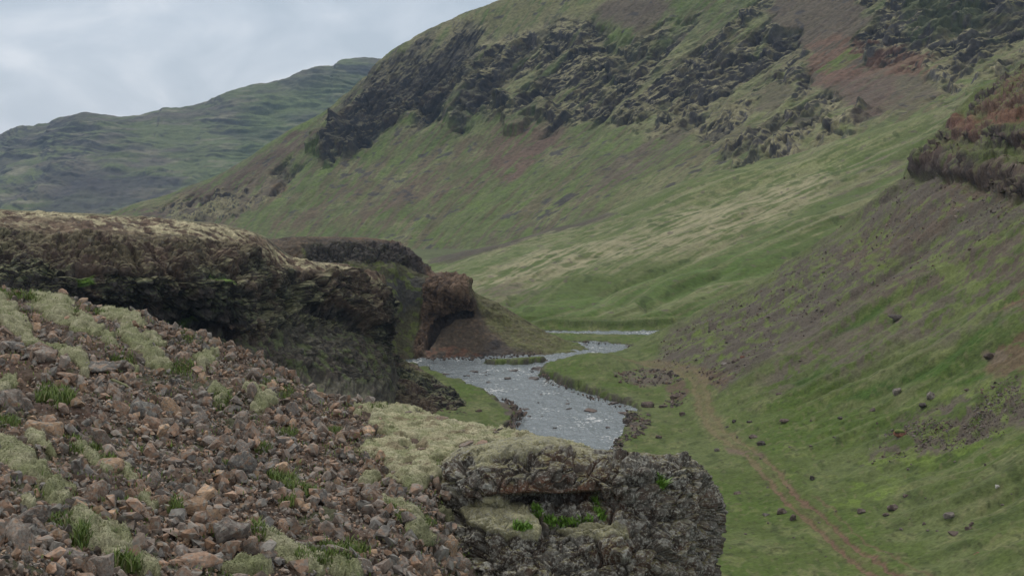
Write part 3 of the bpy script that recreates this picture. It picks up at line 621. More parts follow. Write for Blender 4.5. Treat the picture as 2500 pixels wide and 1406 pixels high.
# ------------------------------------------------------------------ cliffs of the left bank
def shade_rock(V, N2, r2, base, moss_amt, seed, s1=3.0, green=.5, tops=(.5, .8)):
    n1 = fbm3(V, s1 * 2.5, 4, seed); n2 = fbm3(V, s1 * .5, 4, seed + 1)
    c = np.ones(V.shape, f32) * np.asarray(base, f32); c = grey(c, r2 - .5, .8)
    c = mixc(c, (0.105, 0.072, 0.055), ss(.0, .45, n1) * .5)
    c = mixc(c, LICH, ss(.3, .6, n2) * .25)
    c = mixc(c, (0.075, 0.12, 0.03), ss(.05, .4, n1 * -.6 + n2 * .6 + (N2[..., 2] - .35) * .8) * green)
    c = mixc(c, MOSS, ss(tops[0], tops[1], N2[..., 2] + .2 * n2) * moss_amt)
    return c, n1, n2
def cliff_main():
    cols = [
        [(-1000, 540, 280), (-1000, 470, 170), (-1000, 540, 150), (-1000, 600, 140), (-1000, 680, 135), (-1000, 750, 128), (-1000, 960, 112)],
        [(-260, 560, 260), (-230, 495, 165), (-230, 560, 140), (-230, 620, 133), (-230, 690, 130), (-230, 760, 125), (-230, 960, 112)],
        [(0, 560, 260), (0, 512, 165), (0, 572, 140), (0, 625, 133), (0, 690, 130), (0, 760, 125), (0, 950, 112)],
        [(110, 565, 260), (120, 519, 165), (100, 590, 140), (100, 640, 133), (95, 712, 131), (95, 780, 125), (95, 960, 112)],
        [(210, 570, 262), (200, 522, 165), (195, 606, 140), (190, 660, 134), (190, 738, 133), (190, 800, 125), (190, 970, 112)],
        [(310, 575, 264), (300, 527, 166), (300, 606, 142), (290, 672, 136), (295, 770, 137), (300, 815, 130), (290, 990, 116)],
        [(420, 585, 268), (410, 536, 168), (400, 606, 145), (390, 685, 139), (400, 790, 142), (400, 835, 134), (380, 1000, 120)],
        [(580, 605, 270), (555, 552, 172), (530, 612, 152), (525, 700, 146), (530, 812, 150), (540, 862, 142), (520, 1020, 125)],
        [(670, 635, 272), (640, 577, 178), (630, 640, 160), (625, 730, 153), (620, 820, 152), (630, 890, 147), (620, 1050, 132)],
        [(740, 680, 272), (712, 628, 182), (695, 668, 170), (700, 745, 166), (705, 790, 163.5), (720, 890, 156), (700, 1060, 140)],
        [(810, 700, 272), (775, 640, 184), (760, 680, 174), (760, 745, 173), (765, 785, 170.5), (790, 900, 161), (770, 1070, 146)],
        [(870, 710, 272), (845, 645, 186), (840, 680, 181), (845, 750, 177), (845, 790, 175), (870, 920, 165), (860, 1090, 150)],
        [(930, 730, 272), (875, 662, 190), (885, 705, 186), (900, 765, 183), (900, 800, 181), (930, 930, 172), (930, 1100, 158)],
        [(990, 780, 272), (925, 668, 199), (938, 715, 192), (945, 780, 191), (932, 835, 188), (955, 905, 182), (980, 1100, 165)],
        [(1000, 800, 270), (935, 680, 206), (948, 720, 201), (958, 785, 200), (950, 850, 197), (968, 900, 191), (1010, 1080, 175)],
        [(1000, 820, 270), (930, 740, 226), (940, 760, 222), (945, 800, 222), (945, 860, 218), (970, 900, 212), (1010, 1060, 195)]]
    V, u, v = loft(cols, [16, 90, 130, 140, 200, 16], 1150)
    N = face_cam(normals(V), V)
    px, py = proj(V); front = ss(1.0, 1.1, v)[None] * np.ones(px.shape)
    face = ss(1.45, 1.9, v + 0 * v)[None] * ss(5.8, 5.2, v)[None] * np.ones(px.shape)
    w = fbm3(V, 9, 3, 401)
    zz = V[..., 2] + .10 * V[..., 0] + w * 1.2
    led = fbm2(zz / 2.2, (V[..., 0] + V[..., 1]) / 22, 3, 403, .6)
    big = fbm3(V, (11, 11, 14), 3, 405, .5, True)
    b1, r1 = blocks((V[..., 0] / 3.6 + w * .3, V[..., 1] / 3.8, V[..., 2] / 2.6), 407, .35, .8)
    b2, r2 = blocks((V[..., 0] / 1.25, V[..., 1] / 1.3, V[..., 2] / .9), 409, .4, .9)
    b3, r3 = blocks((V[..., 0] / .5, V[..., 1] / .5, V[..., 2] / .4), 411, .4, .9)
    vb, _ = blocks((V[..., 0] / 4.6 + w * .3, V[..., 1] / 4.6, V[..., 2] / 3.9 + w * .2), 419, .3, .55)
    lowd = 1 - .5 * ss(4.0, 4.5, v)[None]
    d = face * lowd * ((big - .5) * 1.2 + vb * .9 + b1 * .35 + b2 * .28 + b3 * .2 + led * .75) + front * (1 - face) * (fbm3(V, 5, 4, 413) * .55 + b2 * .12)
    # hollows under the brim and at the foot of the wall
    wn = (w * 14, fbm3(V, 4, 3, 415) * 14)
    cave = np.maximum.reduce([pmask(px, py, [(300, 740), (480, 770), (560, 800), (570, 825), (500, 825), (380, 815), (210, 770), (210, 735)], 12, wn), pmask(px, py, [(140, 665), (190, 642), (240, 655), (225, 668)], 6, wn),
                              .35 * pmask(px, py, [(640, 870), (740, 880), (800, 905), (770, 950), (700, 940), (640, 910)], 12, wn), pmask(px, py, [(730, 745), (880, 790), (940, 800), (930, 840), (850, 800), (740, 770)], 8, wn) * .35])
    d -= cave * 2.0
    d += pmask(px, py, [(735, 690), (850, 660), (900, 700), (940, 760), (935, 800), (740, 745)], 8, wn) * 1.6
    V = V + N * d[..., None]
    V[..., 2] += (1 - face) * front * fbm3(V, 1.0, 3, 417) * .18
    N2 = face_cam(normals(V), V)
    c, n1, n2 = shade_rock(V, N2, r2 * .6 + r3 * .4, (0.036, 0.032, 0.031), .35, 421, 3.0, .3, (.62, .88))
    top = (1 - face) * front
    tcol = np.ones(V.shape, f32) * np.asarray((0.115, 0.082, 0.062), f32); tcol = grey(tcol, n2, .5)
    mm = ss(-.12, .12, n2 + .5 * fbm3(V, (12, 16, 4), 3, 423) + .1)
    strong = np.maximum(pmask(px, py, [(-300, 500), (0, 505), (400, 530), (560, 550), (650, 575), (600, 590), (400, 575), (230, 545), (100, 535), (-300, 530)], 10, wn), pmask(px, py, [(640, 600), (780, 640), (870, 645), (860, 665), (760, 660), (650, 665), (640, 640)], 8, wn))
    strong = np.maximum(strong, pmask(px, py, [(-50, 520), (180, 560), (200, 590), (60, 560), (-50, 550)], 10, wn) * .7)
    tcol = mixc(tcol, (0.31, 0.285, 0.19), mm * (.12 + .88 * strong))
    c = c * (1 - top[..., None]) + tcol * top[..., None]
    c = mixc(c, (0.115, 0.08, 0.062), face * pmask(px, py, [(-50, 560), (640, 590), (600, 640), (300, 665), (120, 630), (-50, 600)], 30, wn) * .5)
    c = mixc(c, (0.27, 0.26, 0.16), pmask(px, py, [(880, 668), (925, 664), (930, 710), (900, 700)], 6, wn) * .7 * ss(-.2, .3, n2))
    low = ss(3.9, 4.4, v)[None] * np.ones(px.shape)
    c = mixc(c, (0.062, 0.058, 0.052), low * .7); c = grey(c, (r3 - .5) + (r2 - .5) * .6, .7); c = mixc(c, (0.13, 0.128, 0.115), low * ss(.25, .5, n2) * .6)
    c = mixc(c, (0.10, 0.135, 0.045), low * ss(.2, .5, n2 + .5 * n1) * .6)
    c = mixc(c, (0.05, 0.048, 0.05), ss(.35, .1, low) * 0)
    for P_ in ([(190, 672), (235, 668), (235, 690), (200, 692)], [(515, 668), (560, 665), (560, 690), (520, 690)], [(380, 800), (500, 803), (480, 815), (390, 812)],):
        c = mixc(c, (0.10, 0.19, 0.025), pmask(px, py, P_, 7, wn) * .85)
    o = grid('cliff', V, c, material('cliff_rock', 0.5, .42, .8, .3, spots=[(.8, .6, .75, (.2, .2, .19), .45)]))
    tag(o, 'long dark rock cliff with a pale mossy top, on the left bank above the scree', 'cliff')
    log('cliff main')
def snout():
    cols = [
        [(900, 900, 215), (900, 850, 205), (900, 890, 192), (905, 940, 182), (905, 1000, 172), (900, 1060, 166)],
        [(990, 905, 212), (965, 872, 205), (960, 905, 190), (955, 950, 181), (950, 1005, 172), (950, 1060, 166)],
        [(1040, 925, 208), (1005, 892, 198), (1000, 925, 188), (1000, 965, 180), (1000, 1015, 173), (1000, 1070, 166)],
        [(1090, 960, 202), (1050, 920, 194), (1045, 950, 186), (1050, 985, 180), (1050, 1025, 174), (1050, 1080, 167)],
        [(1130, 990, 196), (1100, 950, 189), (1100, 975, 183), (1100, 1005, 178), (1105, 1035, 174), (1105, 1080, 168)],
        [(1165, 1015, 190), (1138, 982, 183), (1142, 1000, 179.5), (1144, 1020, 176), (1150, 1040, 174), (1150, 1080, 169)],
        [(1178, 1025, 186), (1168, 1000, 181), (1172, 1008, 178), (1174, 1024, 175.6), (1176, 1042, 174), (1176, 1080, 170)],
        [(1170, 1025, 190), (1172, 1006, 188), (1176, 1012, 187), (1178, 1028, 186), (1180, 1044, 186), (1180, 1060, 186)]]
    V, u, v = loft(cols, [10, 80, 90, 90, 10], 420)
    N = face_cam(normals(V), V); px, py = proj(V)
    b1, r1 = blocks((V[..., 0] / 1.8, V[..., 1] / 2, V[..., 2] / 1.1), 507, .35, .8); b2, r2 = blocks((V[..., 0] / .7, V[..., 1] / .7, V[..., 2] / .5), 509, .4, .9)
    V = V + N * (ss(.6, 1.2, v)[None] * (b1 * .55 + b2 * .25 + .5 * fbm3(V, 4, 3, 511)))[..., None]
    N2 = face_cam(normals(V), V)
    c, n1, n2 = shade_rock(V, N2, r2, (0.04, 0.037, 0.037), .25, 521, 2.0, .3, (.7, .9))
    wn = (n1 * 14, n2 * 12)
    c = mixc(c, (0.10, 0.075, 0.057), pmask(px, py, [(950, 980), (1000, 940), (1050, 985), (1100, 1020), (1110, 1040), (940, 1020)], 14, wn) * .7)
    c = mixc(c, (0.17, 0.175, 0.09), pmask(px, py, [(985, 875), (1050, 915), (1055, 935), (1010, 915)], 6, wn) * .6)
    o = grid('cliff_spur', V, c, material('spur_rock', 0.4, .4, .8, .25))
    tag(o, 'low dark rocky spur tapering down to the grassy left riverbank', 'rock spur')
def bluff():
    cols = [
        [(600, 640, 330), (600, 590, 250), (600, 640, 240), (600, 720, 235), (600, 860, 230), (600, 950, 220)],
        [(760, 640, 330), (760, 578, 250), (760, 640, 240), (760, 730, 235), (760, 870, 230), (760, 950, 220)],
        [(880, 640, 330), (880, 580, 250), (880, 640, 240), (880, 740, 236), (880, 870, 229), (880, 950, 221)],
        [(990, 650, 330), (965, 591, 252), (960, 650, 241), (955, 745, 236), (950, 868, 228), (945, 950, 222)],
        [(1050, 690, 325), (1003, 612, 250), (985, 700, 241), (985, 775, 238), (975, 868, 229), (970, 940, 222)],
        [(1080, 710, 320), (1040, 648, 248), (1035, 715, 240), (1025, 790, 238), (1005, 874, 229), (1000, 940, 222)],
        [(1110, 720, 315), (1066, 670, 246), (1060, 712, 238), (1050, 790, 239), (1035, 874, 229), (1030, 940, 222)],
        [(1130, 730, 310), (1105, 675, 245), (1105, 715, 237), (1105, 768, 240), (1090, 872, 229.5), (1085, 940, 222)],
        [(1165, 750, 305), (1140, 690, 245), (1150, 722, 239), (1154, 765, 240.5), (1180, 870, 230), (1180, 940, 223)],
        [(1190, 760, 302), (1158, 712, 248), (1165, 735, 243), (1180, 780, 240.5), (1225, 868, 230.5), (1225, 940, 223)],
        [(1240, 790, 300), (1205, 735, 248), (1212, 762, 243), (1230, 800, 240), (1285, 866, 231), (1285, 940, 224)],
        [(1300, 815, 295), (1275, 776, 247), (1280, 795, 243), (1300, 820, 240), (1335, 863, 232), (1335, 935, 225)],
        [(1380, 850, 290), (1345, 816, 246), (1352, 824, 243), (1362, 838, 240), (1385, 858, 234), (1390, 930, 227)],
        [(1460, 875, 280), (1441, 850, 243), (1441, 851, 242), (1441, 853, 240), (1441, 857, 238), (1441, 930, 230)]]
    V, u, v = loft(cols, [14, 110, 130, 130, 14], 780)
    N = face_cam(normals(V), V); px, py = proj(V)
    wn = (fbm3(V, 6, 3, 601) * 12, fbm3(V, 5, 3, 603) * 12)
    front = ss(1.0, 1.08, v)[None] * np.ones(px.shape)
    crag = pmask(px, py, [(1035, 700), (1062, 672), (1105, 676), (1142, 690), (1155, 765), (1110, 770), (1068, 790), (1050, 820), (1030, 870), (1010, 868), (1015, 830), (1030, 780)], 5, (wn[0] * .5, wn[1] * .5))
    rim = pmask(px, py, [(740, 600), (880, 595), (970, 585), (1040, 645), (1055, 670), (1030, 668), (980, 640), (870, 640), (760, 650)], 6, wn)
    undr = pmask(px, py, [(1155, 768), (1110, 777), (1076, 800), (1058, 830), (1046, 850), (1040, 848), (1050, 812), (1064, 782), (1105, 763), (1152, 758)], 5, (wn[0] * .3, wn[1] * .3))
    b1, r1 = blocks((V[..., 0] / 2.6, V[..., 1] / 2.8, V[..., 2] / 2.4), 607, .35, .8); b2, r2 = blocks((V[..., 0] / .9, V[..., 1] / .9, V[..., 2] / .8), 609, .4, .9)
    vert = fbm2((V[..., 0] + V[..., 1] * .3) / 1.1, V[..., 2] / 7, 3, 611, .5, True)
    d = front * (fbm3(V, 5, 4, 613) * .5 + fbm3(V, 1.2, 3, 615) * .15) + crag * (.55 + b1 * .4 + b2 * .3 + vert * .45) + rim * (b1 * .9 + b2 * .5) - undr * 1.6
    V = V + N * d[..., None]
    N2 = face_cam(normals(V), V)
    n1 = fbm3(V, 7, 4, 621); n2 = fbm3(V, 1.6, 4, 623)
    c = np.ones(V.shape, f32) * np.asarray((0.088, 0.072, 0.057), f32)
    c = mixc(c, (0.15, 0.11, 0.08), ss(.15, .45, fbm3(V, .9, 3, 625)) * .6)
    c = mixc(c, (0.05, 0.048, 0.05), ss(.0, .4, n1) * .5)
    ww = (wn[0] * 1.4, wn[1] * 1.4)
    face = pmask(px, py, [(740, 600), (960, 600), (1040, 660), (1060, 690), (1030, 800), (1010, 868), (940, 860), (930, 700), (740, 690)], 10, ww)
    c = mixc(c, (0.085, 0.09, 0.052), face * .75)
    c = mixc(c, (0.062, 0.062, 0.064), pmask(px, py, [(965, 665), (1035, 690), (1020, 740), (985, 760), (940, 760), (935, 700)], 12, ww) * .85)
    c = mixc(c, (0.12, 0.155, 0.04), face * ss(.1, .35, n2 + .3 * n1) * .6)
    c = mixc(c, (0.055, 0.05, 0.052), rim * .85)
    c = mixc(c, (0.13, 0.09, 0.066), ss(1.15, 1.02, v)[None] * ss(1000, 960, px) * .8)
    c = mixc(c, (0.17, 0.10, 0.065), pmask(px, py, [(1040, 655), (1070, 672), (1120, 680), (1090, 690), (1060, 690)], 6) * .6)
    cc = np.ones(V.shape, f32) * np.asarray((0.125, 0.088, 0.064), f32); cc = grey(cc, r2 - .5 + .6 * (vert - .4), .6)
    cc = mixc(cc, (0.06, 0.048, 0.045), ss(.1, .5, n2 + .5 * n1) * .7)
    c = c * (1 - crag[..., None]) + cc * crag[..., None]
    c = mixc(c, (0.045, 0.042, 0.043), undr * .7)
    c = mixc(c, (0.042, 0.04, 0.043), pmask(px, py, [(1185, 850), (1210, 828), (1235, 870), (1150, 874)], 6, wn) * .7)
    cone = pmask(px, py, [(1140, 690), (1205, 735), (1350, 815), (1445, 850), (1445, 858), (1330, 862), (1240, 840), (1200, 800), (1160, 740)], 10, wn)
    c = mixc(c, (0.12, 0.125, 0.06), cone * (.6 + .4 * ss(-.2, .2, n2)))
    c = mixc(c, (0.11, 0.155, 0.04), cone * ss(1330, 1430, px) * .7)
    c = mixc(c, (0.16, 0.085, 0.06), pmask(px, py, [(1040, 850), (1130, 855), (1180, 865), (1180, 880), (1030, 880)], 5, wn) * ss(-.3, .2, n2) * .7)
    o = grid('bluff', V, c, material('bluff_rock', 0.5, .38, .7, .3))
    tag(o, 'brown bluff with an orange overhanging crag and earthy cone sloping to the river bend', 'bluff')
    log('bluff')

# ------------------------------------------------------------------ near slope: scree, moss and rock outcrop
CREST = [(-900, 640, 44), (-260, 690, 40), (-100, 705, 39), (0, 720, 38), (130, 740, 37.5), (230, 762, 37), (300, 775, 37), (400, 812, 36.5), (480, 832, 36), (560, 858, 36), (640, 892, 35.5), (700, 930, 35), (800, 972, 34), (900, 990, 33), (1000, 1012, 32),
         (1100, 1034, 31.5), (1200, 1046, 31), (1300, 1068, 30), (1400, 1076, 29), (1480, 1106, 28), (1560, 1112, 27.5), (1640, 1122, 27)]
MAT = {}
def near_slope_pts():
    cols = []
    for x, y, d in CREST:
        bot = 1600; db = 10.5 + max(0, min(1, (x + 260) / 1500)) * 7.5; bot = 1600
        if x > 1050:      # runs under the outcrop
            db = 18 + (x - 1050) * .004
            y2 = y + (60 if x < 1250 else 25); k_ = min(1, max(0, (x - 1200) / 100)); m1 = (x, y2, d - 3.0 + 2.2 * k_); m2 = (x, 1330, (25.2 if x > 1120 else 24) + 2.5 * k_); b = (x, bot, (22.5 if x > 1120 else 20) + 4 * k_)
            cols.append([(x + 40, 1443, 112), (x + 25, y + 260, 52), (x, y, d), m1, m2, b]); continue
        cols.append([(x + 40, 1443, 112), (x + 25, y + 260, 55), (x, y, d), (x, y + (1406 - y) * .36, d + (db + 3.5 - d) * .5), (x, 1406, db + 2.8), (x - 10, 2000, db * .74)])
    return cols
MOSSY = [(25, 770, 60, 30, 35), (125, 745, 60, 20, 20), (130, 765, 42, 13, 35), (235, 805, 66, 14, 38), (190, 790, 36, 12, 15), (270, 772, 36, 8, 12), (300, 785, 60, 10, 22), (335, 838, 64, 22, 42), (375, 880, 42, 18, 40), (85, 830, 40, 14, 20), (165, 870, 55, 16, 38), (500, 880, 28, 24, 30),
         (205, 900, 24, 14, 40), (312, 905, 28, 10, 45), (10, 940, 20, 35, 50), (375, 770 + 60, 24, 10, 20), (40, 1130, 58, 34, 40), (90, 1090, 55, 14, 38), (75, 1165, 48, 34, 30), (140, 1220, 42, 22, 30), (235, 1145, 55, 18, 30), (300, 1165, 45, 16, 42),
         (215, 1290, 55, 26, 35), (280, 1320, 60, 32, 42), (360, 1395, 45, 22, 35), (350, 1240, 26, 10, 35), (60, 1240, 30, 10, 30), (700, 1355, 95, 22, 30), (600, 1390, 70, 18, 10), (810, 1395, 70, 14, 20), (640, 1325, 28, 10, 30), (965, 1260, 55, 18, 38), (1010, 1300, 50, 18, 45), (1085, 1250, 36, 16, 55),
         (520, 1000 - 42, 22, 16, 0), (640, 985, 26, 18, 10), (610, 962, 18, 10, 30), (540, 970, 24, 18, 60), (905, 1172, 24, 20, 10), (1020, 1180, 30, 26, 20), (1065, 1170, 24, 20, 0)]
PLATEAU = [(880, 985), (960, 995), (1050, 1012), (1160, 1032), (1250, 1043), (1300, 1062), (1400, 1070), (1450, 1098), (1330, 1092), (1250, 1092), (1160, 1112), (1100, 1140), (1080, 1160), (1020, 1175), (960, 1168), (930, 1120), (890, 1075), (920, 1040), (900, 1010)]
def near_slope():
    V, u, v = loft(near_slope_pts(), [8, 30, 190, 250, 60], 1150)
    N = face_cam(normals(V), V); N = N * np.sign(np.median(N[..., 2]))
    px, py = proj(V); front = ss(1.7, 2.0, v)[None] * np.ones(px.shape)
    b1, r1 = blocks((V[..., 0] / .5, V[..., 1] / .5, V[..., 2] / .5), 707, .35, .9); b2, r2 = blocks((V[..., 0] / .2, V[..., 1] / .2, V[..., 2] / .2), 709, .4, .9)
    low = fbm3(V, 2.6, 4, 711)
    wn = (fbm3(V, .8, 3, 713) * 16, fbm3(V, .7, 3, 715) * 12)
    plat = pmask(px, py, PLATEAU, 16, (wn[0] * 2.6 + fbm3(V, 1.6, 2, 716) * 40, wn[1] * 2.2))
    mo = plat.copy()
    for (x, y, rx, ry, an) in MOSSY:
        a = math.radians(an); X = px + wn[0] - x; Y = py + wn[1] * .6 - y
        X, Y = X * math.cos(a) + Y * math.sin(a), -X * math.sin(a) + Y * math.cos(a)
        mo = np.maximum(mo, np.clip(1.25 - ((X / rx) ** 2 + (Y / ry) ** 2), 0, 1))
    rag = fbm3(V, .45, 4, 717) * .5 + fbm3(V, .12, 2, 719) * .35
    mo = np.where(mo > .02, np.clip(mo + rag - .16 * (1 - plat), 0, 1), 0)
    V0 = V + (front * low * .18)[..., None] * N
    G = V0 + N * (front * (1 - ss(0, .4, mo)) * (b1 * .06 + b2 * .035))[..., None]
    n1 = fbm3(V, 1.8, 4, 721); n2 = fbm3(V, .35, 4, 723)
    c = np.ones(V.shape, f32) * np.asarray((0.085, 0.062, 0.05), f32); c = grey(c, r2 - .5, .7); c = mixc(c, (0.10, 0.09, 0.085), ss(0, .4, n1) * .5)
    c = mixc(c, (0.06, 0.085, 0.03), ss(.2, .5, n1 + .4 * n2) * .5)
    c = mixc(c, (0.085, 0.056, 0.046), pmask(px, py, [(0, 850), (80, 850), (180, 920), (260, 1040), (160, 1060), (0, 980)], 20, wn) * .8)
    o = struct(grid('scree_slope', G, c, material('scree_soil', 0.06, .4, .8, .03)))
    # moss cushions: pillowy sheet lying on the stones
    k1, kr = knobs((V[..., 0] / .42 + n1 * .2, V[..., 1] / .55, V[..., 2] / .42), 731); k2, _ = knobs((V[..., 0] / .17, V[..., 1] / .2, V[..., 2] / .17), 733)
    streak = fbm3(V, (.5, .18, .18), 3, 735)
    hgt = np.where(mo > 0, .02 + ss(0, .8, mo) * (.10 + k1 * .10 + k2 * .05 + streak * .045), -.15) * (1 - plat * .25)
    keep = (mo[:-1, :-1] > 0.02) & front[:-1, :-1].astype(bool) & (v[None, :-1] < 4.9)
    hol = plat * ss(.35, .6, fbm3(V, .6, 3, 737)); hgt = hgt - hol * .16
    MV = V0 + N * hgt[..., None]
    mc = np.ones(V.shape, f32) * np.asarray((0.225, 0.235, 0.14), f32)
    mc = mixc(mc, (0.33, 0.325, 0.225), ss(-.1, .4, streak + k1 * .4) * .8)
    mc = mixc(mc, (0.15, 0.175, 0.08), ss(.1, .5, n1 + .4 * n2) * .55)
    mc = mixc(mc, (0.39, 0.36, 0.255), plat * ss(-.2, .3, n2) * .6); mc = mixc(mc, (0.15, 0.12, 0.08), plat * ss(.25, .5, fbm3(V, .5, 4, 741)) * .7)
    mc = mixc(mc, (0.14, 0.11, 0.06), ss(.35, .05, mo) * .4)
    mc = mc * (1 + .2 * plat[..., None])
    mob = grid('moss', MV, mc, material('moss_cushion', 0.03, .42, 1.0, .03), keep=keep)
    mob['kind'] = 'stuff'; mob['label'] = 'pale grey green woolly moss cushions lying over the near scree slope'
    log('near slope')
    MAT['moss'] = (MV, mo, mc, N)
    return V0, N, px, py, mo, plat, v
OUT = {}
def outcrop():
    # columns: back of the top, brim, upper wall, lip of the slit, inside the slit, ledge, lower wall, foot
    A = [
        (1040, 1150, 28.6, 1160, 27.2, 1190, 26.6, 1240, 26.2, 1262, 26.2, 1300, 25.6, 1480, 24.6),
        (1090, 1108, 28.6, 1135, 26.8, 1170, 25.9, 1225, 25.6, 1245, 25.6, 1290, 25.2, 1480, 24.0),
        (1140, 1085, 28.6, 1112, 26.4, 1150, 25.3, 1218, 25.0, 1232, 25.3, 1270, 24.9, 1480, 23.6),
        (1200, 1076, 28.6, 1106, 26.0, 1150, 25.0, 1212, 24.7, 1236, 25.5, 1262, 24.5, 1480, 23.3),
        (1280, 1072, 28.4, 1098, 25.8, 1150, 24.9, 1208, 24.6, 1232, 25.25, 1275, 24.4, 1480, 23.2),
        (1360, 1080, 28.2, 1098, 25.8, 1150, 24.9, 1208, 24.6, 1218, 24.95, 1300, 24.3, 1480, 23.2),
        (1450, 1098, 28.0, 1110, 25.7, 1160, 24.9, 1203, 24.75, 1211, 24.85, 1300, 24.2, 1480, 23.4),
        (1530, 1106, 27.6, 1116, 25.6, 1165, 24.8, 1210, 24.6, 1225, 24.7, 1280, 24.3, 1480, 23.3),
        (1600, 1110, 27.4, 1120, 25.7, 1165, 24.9, 1210, 24.7, 1235, 24.6, 1290, 24.3, 1480, 23.6),
        (1650, 1114, 27.3, 1122, 26.0, 1165, 25.2, 1212, 24.9, 1240, 24.8, 1295, 24.6, 1480, 24.0),
        (1682, 1118, 27.3, 1126, 26.4, 1162, 25.7, 1212, 25.4, 1240, 25.3, 1300, 25.1, 1480, 24.6)]
    cols = [[(x + 30, b0 + 190, 36), (x, b0, d0), (x, b1, d1), (x, b2, d2), (x, b3, d3), (x + 0, b4, d4), (x, b5, d5), (x, b6, d6), (x, 2300, 23)] for (x, b0, d0, b1, d1, b2, d2, b3, d3, b4, d4, b5, d5, b6, d6) in A]
    cols.append([(1740, 1310, 36), (1688, 1124, 28.0), (1696, 1140, 27.0), (1712, 1172, 26.3), (1728, 1215, 25.9), (1732, 1245, 25.8), (1728, 1300, 25.7), (1722, 1480, 25.4), (1722, 2300, 24.5)])
    cols.append([(1740, 1310, 36), (1686, 1135, 29.0), (1698, 1160, 28.4), (1716, 1190, 27.8), (1734, 1225, 27.5), (1738, 1255, 27.4), (1732, 1310, 27.4), (1724, 1480, 27.4), (1722, 2300, 27)])
    cols.append([(1730, 1330, 36), (1680, 1160, 33), (1690, 1190, 33), (1700, 1220, 33), (1715, 1260, 33), (1715, 1290, 33), (1710, 1350, 33), (1700, 1500, 33), (1690, 2200, 33)])
    V, u, v = loft(cols, [8, 60, 70, 80, 50, 70, 160, 16], 950)
    N = face_cam(normals(V), V); px, py = proj(V)
    front = ss(.9, 1.2, v)[None] * np.ones(px.shape)
    w = fbm3(V, 1.2, 3, 801)
    b1, r1 = blocks((V[..., 0] / .95 + w * .3, V[..., 1] / .9, V[..., 2] / .6 + w * .3), 803, .4, .6); b2, r2 = blocks((V[..., 0] / .24, V[..., 1] / .24, V[..., 2] / .19), 805, .35, .9)
    k1, kr = knobs((V[..., 0] / .21 + w * .3, V[..., 1] / .21, V[..., 2] / .18), 807); k2, kr2 = knobs((V[..., 0] / .09, V[..., 1] / .09, V[..., 2] / .08), 809)
    wn = (w * 18, fbm3(V, .5, 3, 811) * 14)
    smooth_ = pmask(px, py, [(1180, 1120), (1300, 1100), (1440, 1130), (1480, 1190), (1440, 1212), (1230, 1215), (1220, 1180)], 16, wn)
    kn = 1 - smooth_ * .85
    big = fbm3(V, 1.5, 3, 813, .5, True)
    slit = pmask(px, py, [(1185, 1212), (1250, 1205), (1470, 1200), (1478, 1214), (1400, 1220), (1290, 1235), (1240, 1228)], 5, (wn[0] * .2, wn[1] * .2))
    tp = 1 - .75 * ss(2.15, 1.8, v)[None]
    d = front * tp * (b1 * .26 + b2 * .085 + big * (.12 + .16 * ss(1560, 1700, px)) + kn * (k1 * .045 + k2 * .03) + fbm3(V, .06, 2, 815) * .008) - slit * .22
    # soft ledge of moss left of and below the slit
    ledge = np.maximum(pmask(px, py, [(1150, 1225), (1220, 1215), (1280, 1245), (1315, 1285), (1300, 1320), (1230, 1305), (1160, 1290), (1130, 1260)], 7, wn), pmask(px, py, [(1360, 1290), (1450, 1285), (1530, 1295), (1540, 1320), (1460, 1325), (1400, 1318)], 7, wn) * .8)
    ledge = np.maximum(ledge, pmask(px, py, [(1130, 1120), (1180, 1095), (1290, 1080), (1380, 1070), (1380, 1092), (1250, 1108), (1170, 1135)], 8, wn) * .85)
    V = V + N * (d * (1 - ledge * .75) + ledge * (.12 + k1 * .07))[..., None]
    N2 = face_cam(normals(V), V)
    n1 = fbm3(V, .9, 4, 821); n2 = fbm3(V, .14, 4, 823); n3 = fbm3(V, .05, 3, 825)
    c = np.ones(V.shape, f32) * np.asarray((0.056, 0.045, 0.039), f32); c = grey(c, r2 - .5, 1.1)
    c = mixc(c, (0.115, 0.068, 0.048), ss(0, .4, n1 + .3 * n2) * .55)
    lich = ss(-.1, .35, k1 * .6 + n2 * .6 + .25 * N2[..., 2]) * kn
    c = mixc(c, (0.15, 0.148, 0.138), lich * .38)
    c = mixc(c, (0.33, 0.335, 0.32), ss(.3, .55, n2 + .5 * k2 - .1) * kn * (.35 + .55 * ss(1300, 1150, px)))
    c = mixc(c, (0.14, 0.07, 0.045), pmask(px, py, [(1225, 1180), (1310, 1180), (1440, 1190), (1440, 1212), (1230, 1215)], 9, wn) * .65)
    c = mixc(c, (0.12, 0.075, 0.055), pmask(px, py, [(1440, 1200), (1530, 1210), (1540, 1270), (1470, 1270)], 16, wn) * .55)
    c = mixc(c, (0.17, 0.165, 0.075), ss(.72, .9, N2[..., 2] + .2 * n1) * .6 * front)
    c = mixc(c, (0.36, 0.365, 0.345), ss(.33, .42, n3 + .6 * n2) * kn * .55)
    c = mixc(c, (0.27, 0.26, 0.17), ss(2.05, 1.85, v)[None] * ss(1520, 1400, px) * front * ss(-.3, .1, n2 + n1) * .85)
    c = mixc(c, (0.27, 0.265, 0.17), ss(.2, .6, ledge) * .9)
    gr = np.maximum.reduce([pmask(px, py, P_, 8, wn) for P_ in ([(1300, 1235), (1360, 1262), (1440, 1268), (1440, 1282), (1350, 1280), (1300, 1262)], [(1445, 1240), (1470, 1245), (1480, 1270), (1455, 1268)], [(1600, 1165), (1618, 1165), (1615, 1195), (1602, 1190)], [(1255, 1290), (1290, 1290), (1290, 1305), (1260, 1305)], [(1450, 1215), (1465, 1215), (1468, 1230), (1455, 1230)])])
    c = mixc(c, (0.10, 0.18, 0.025), gr * ss(-.3, .1, n2) * .8)
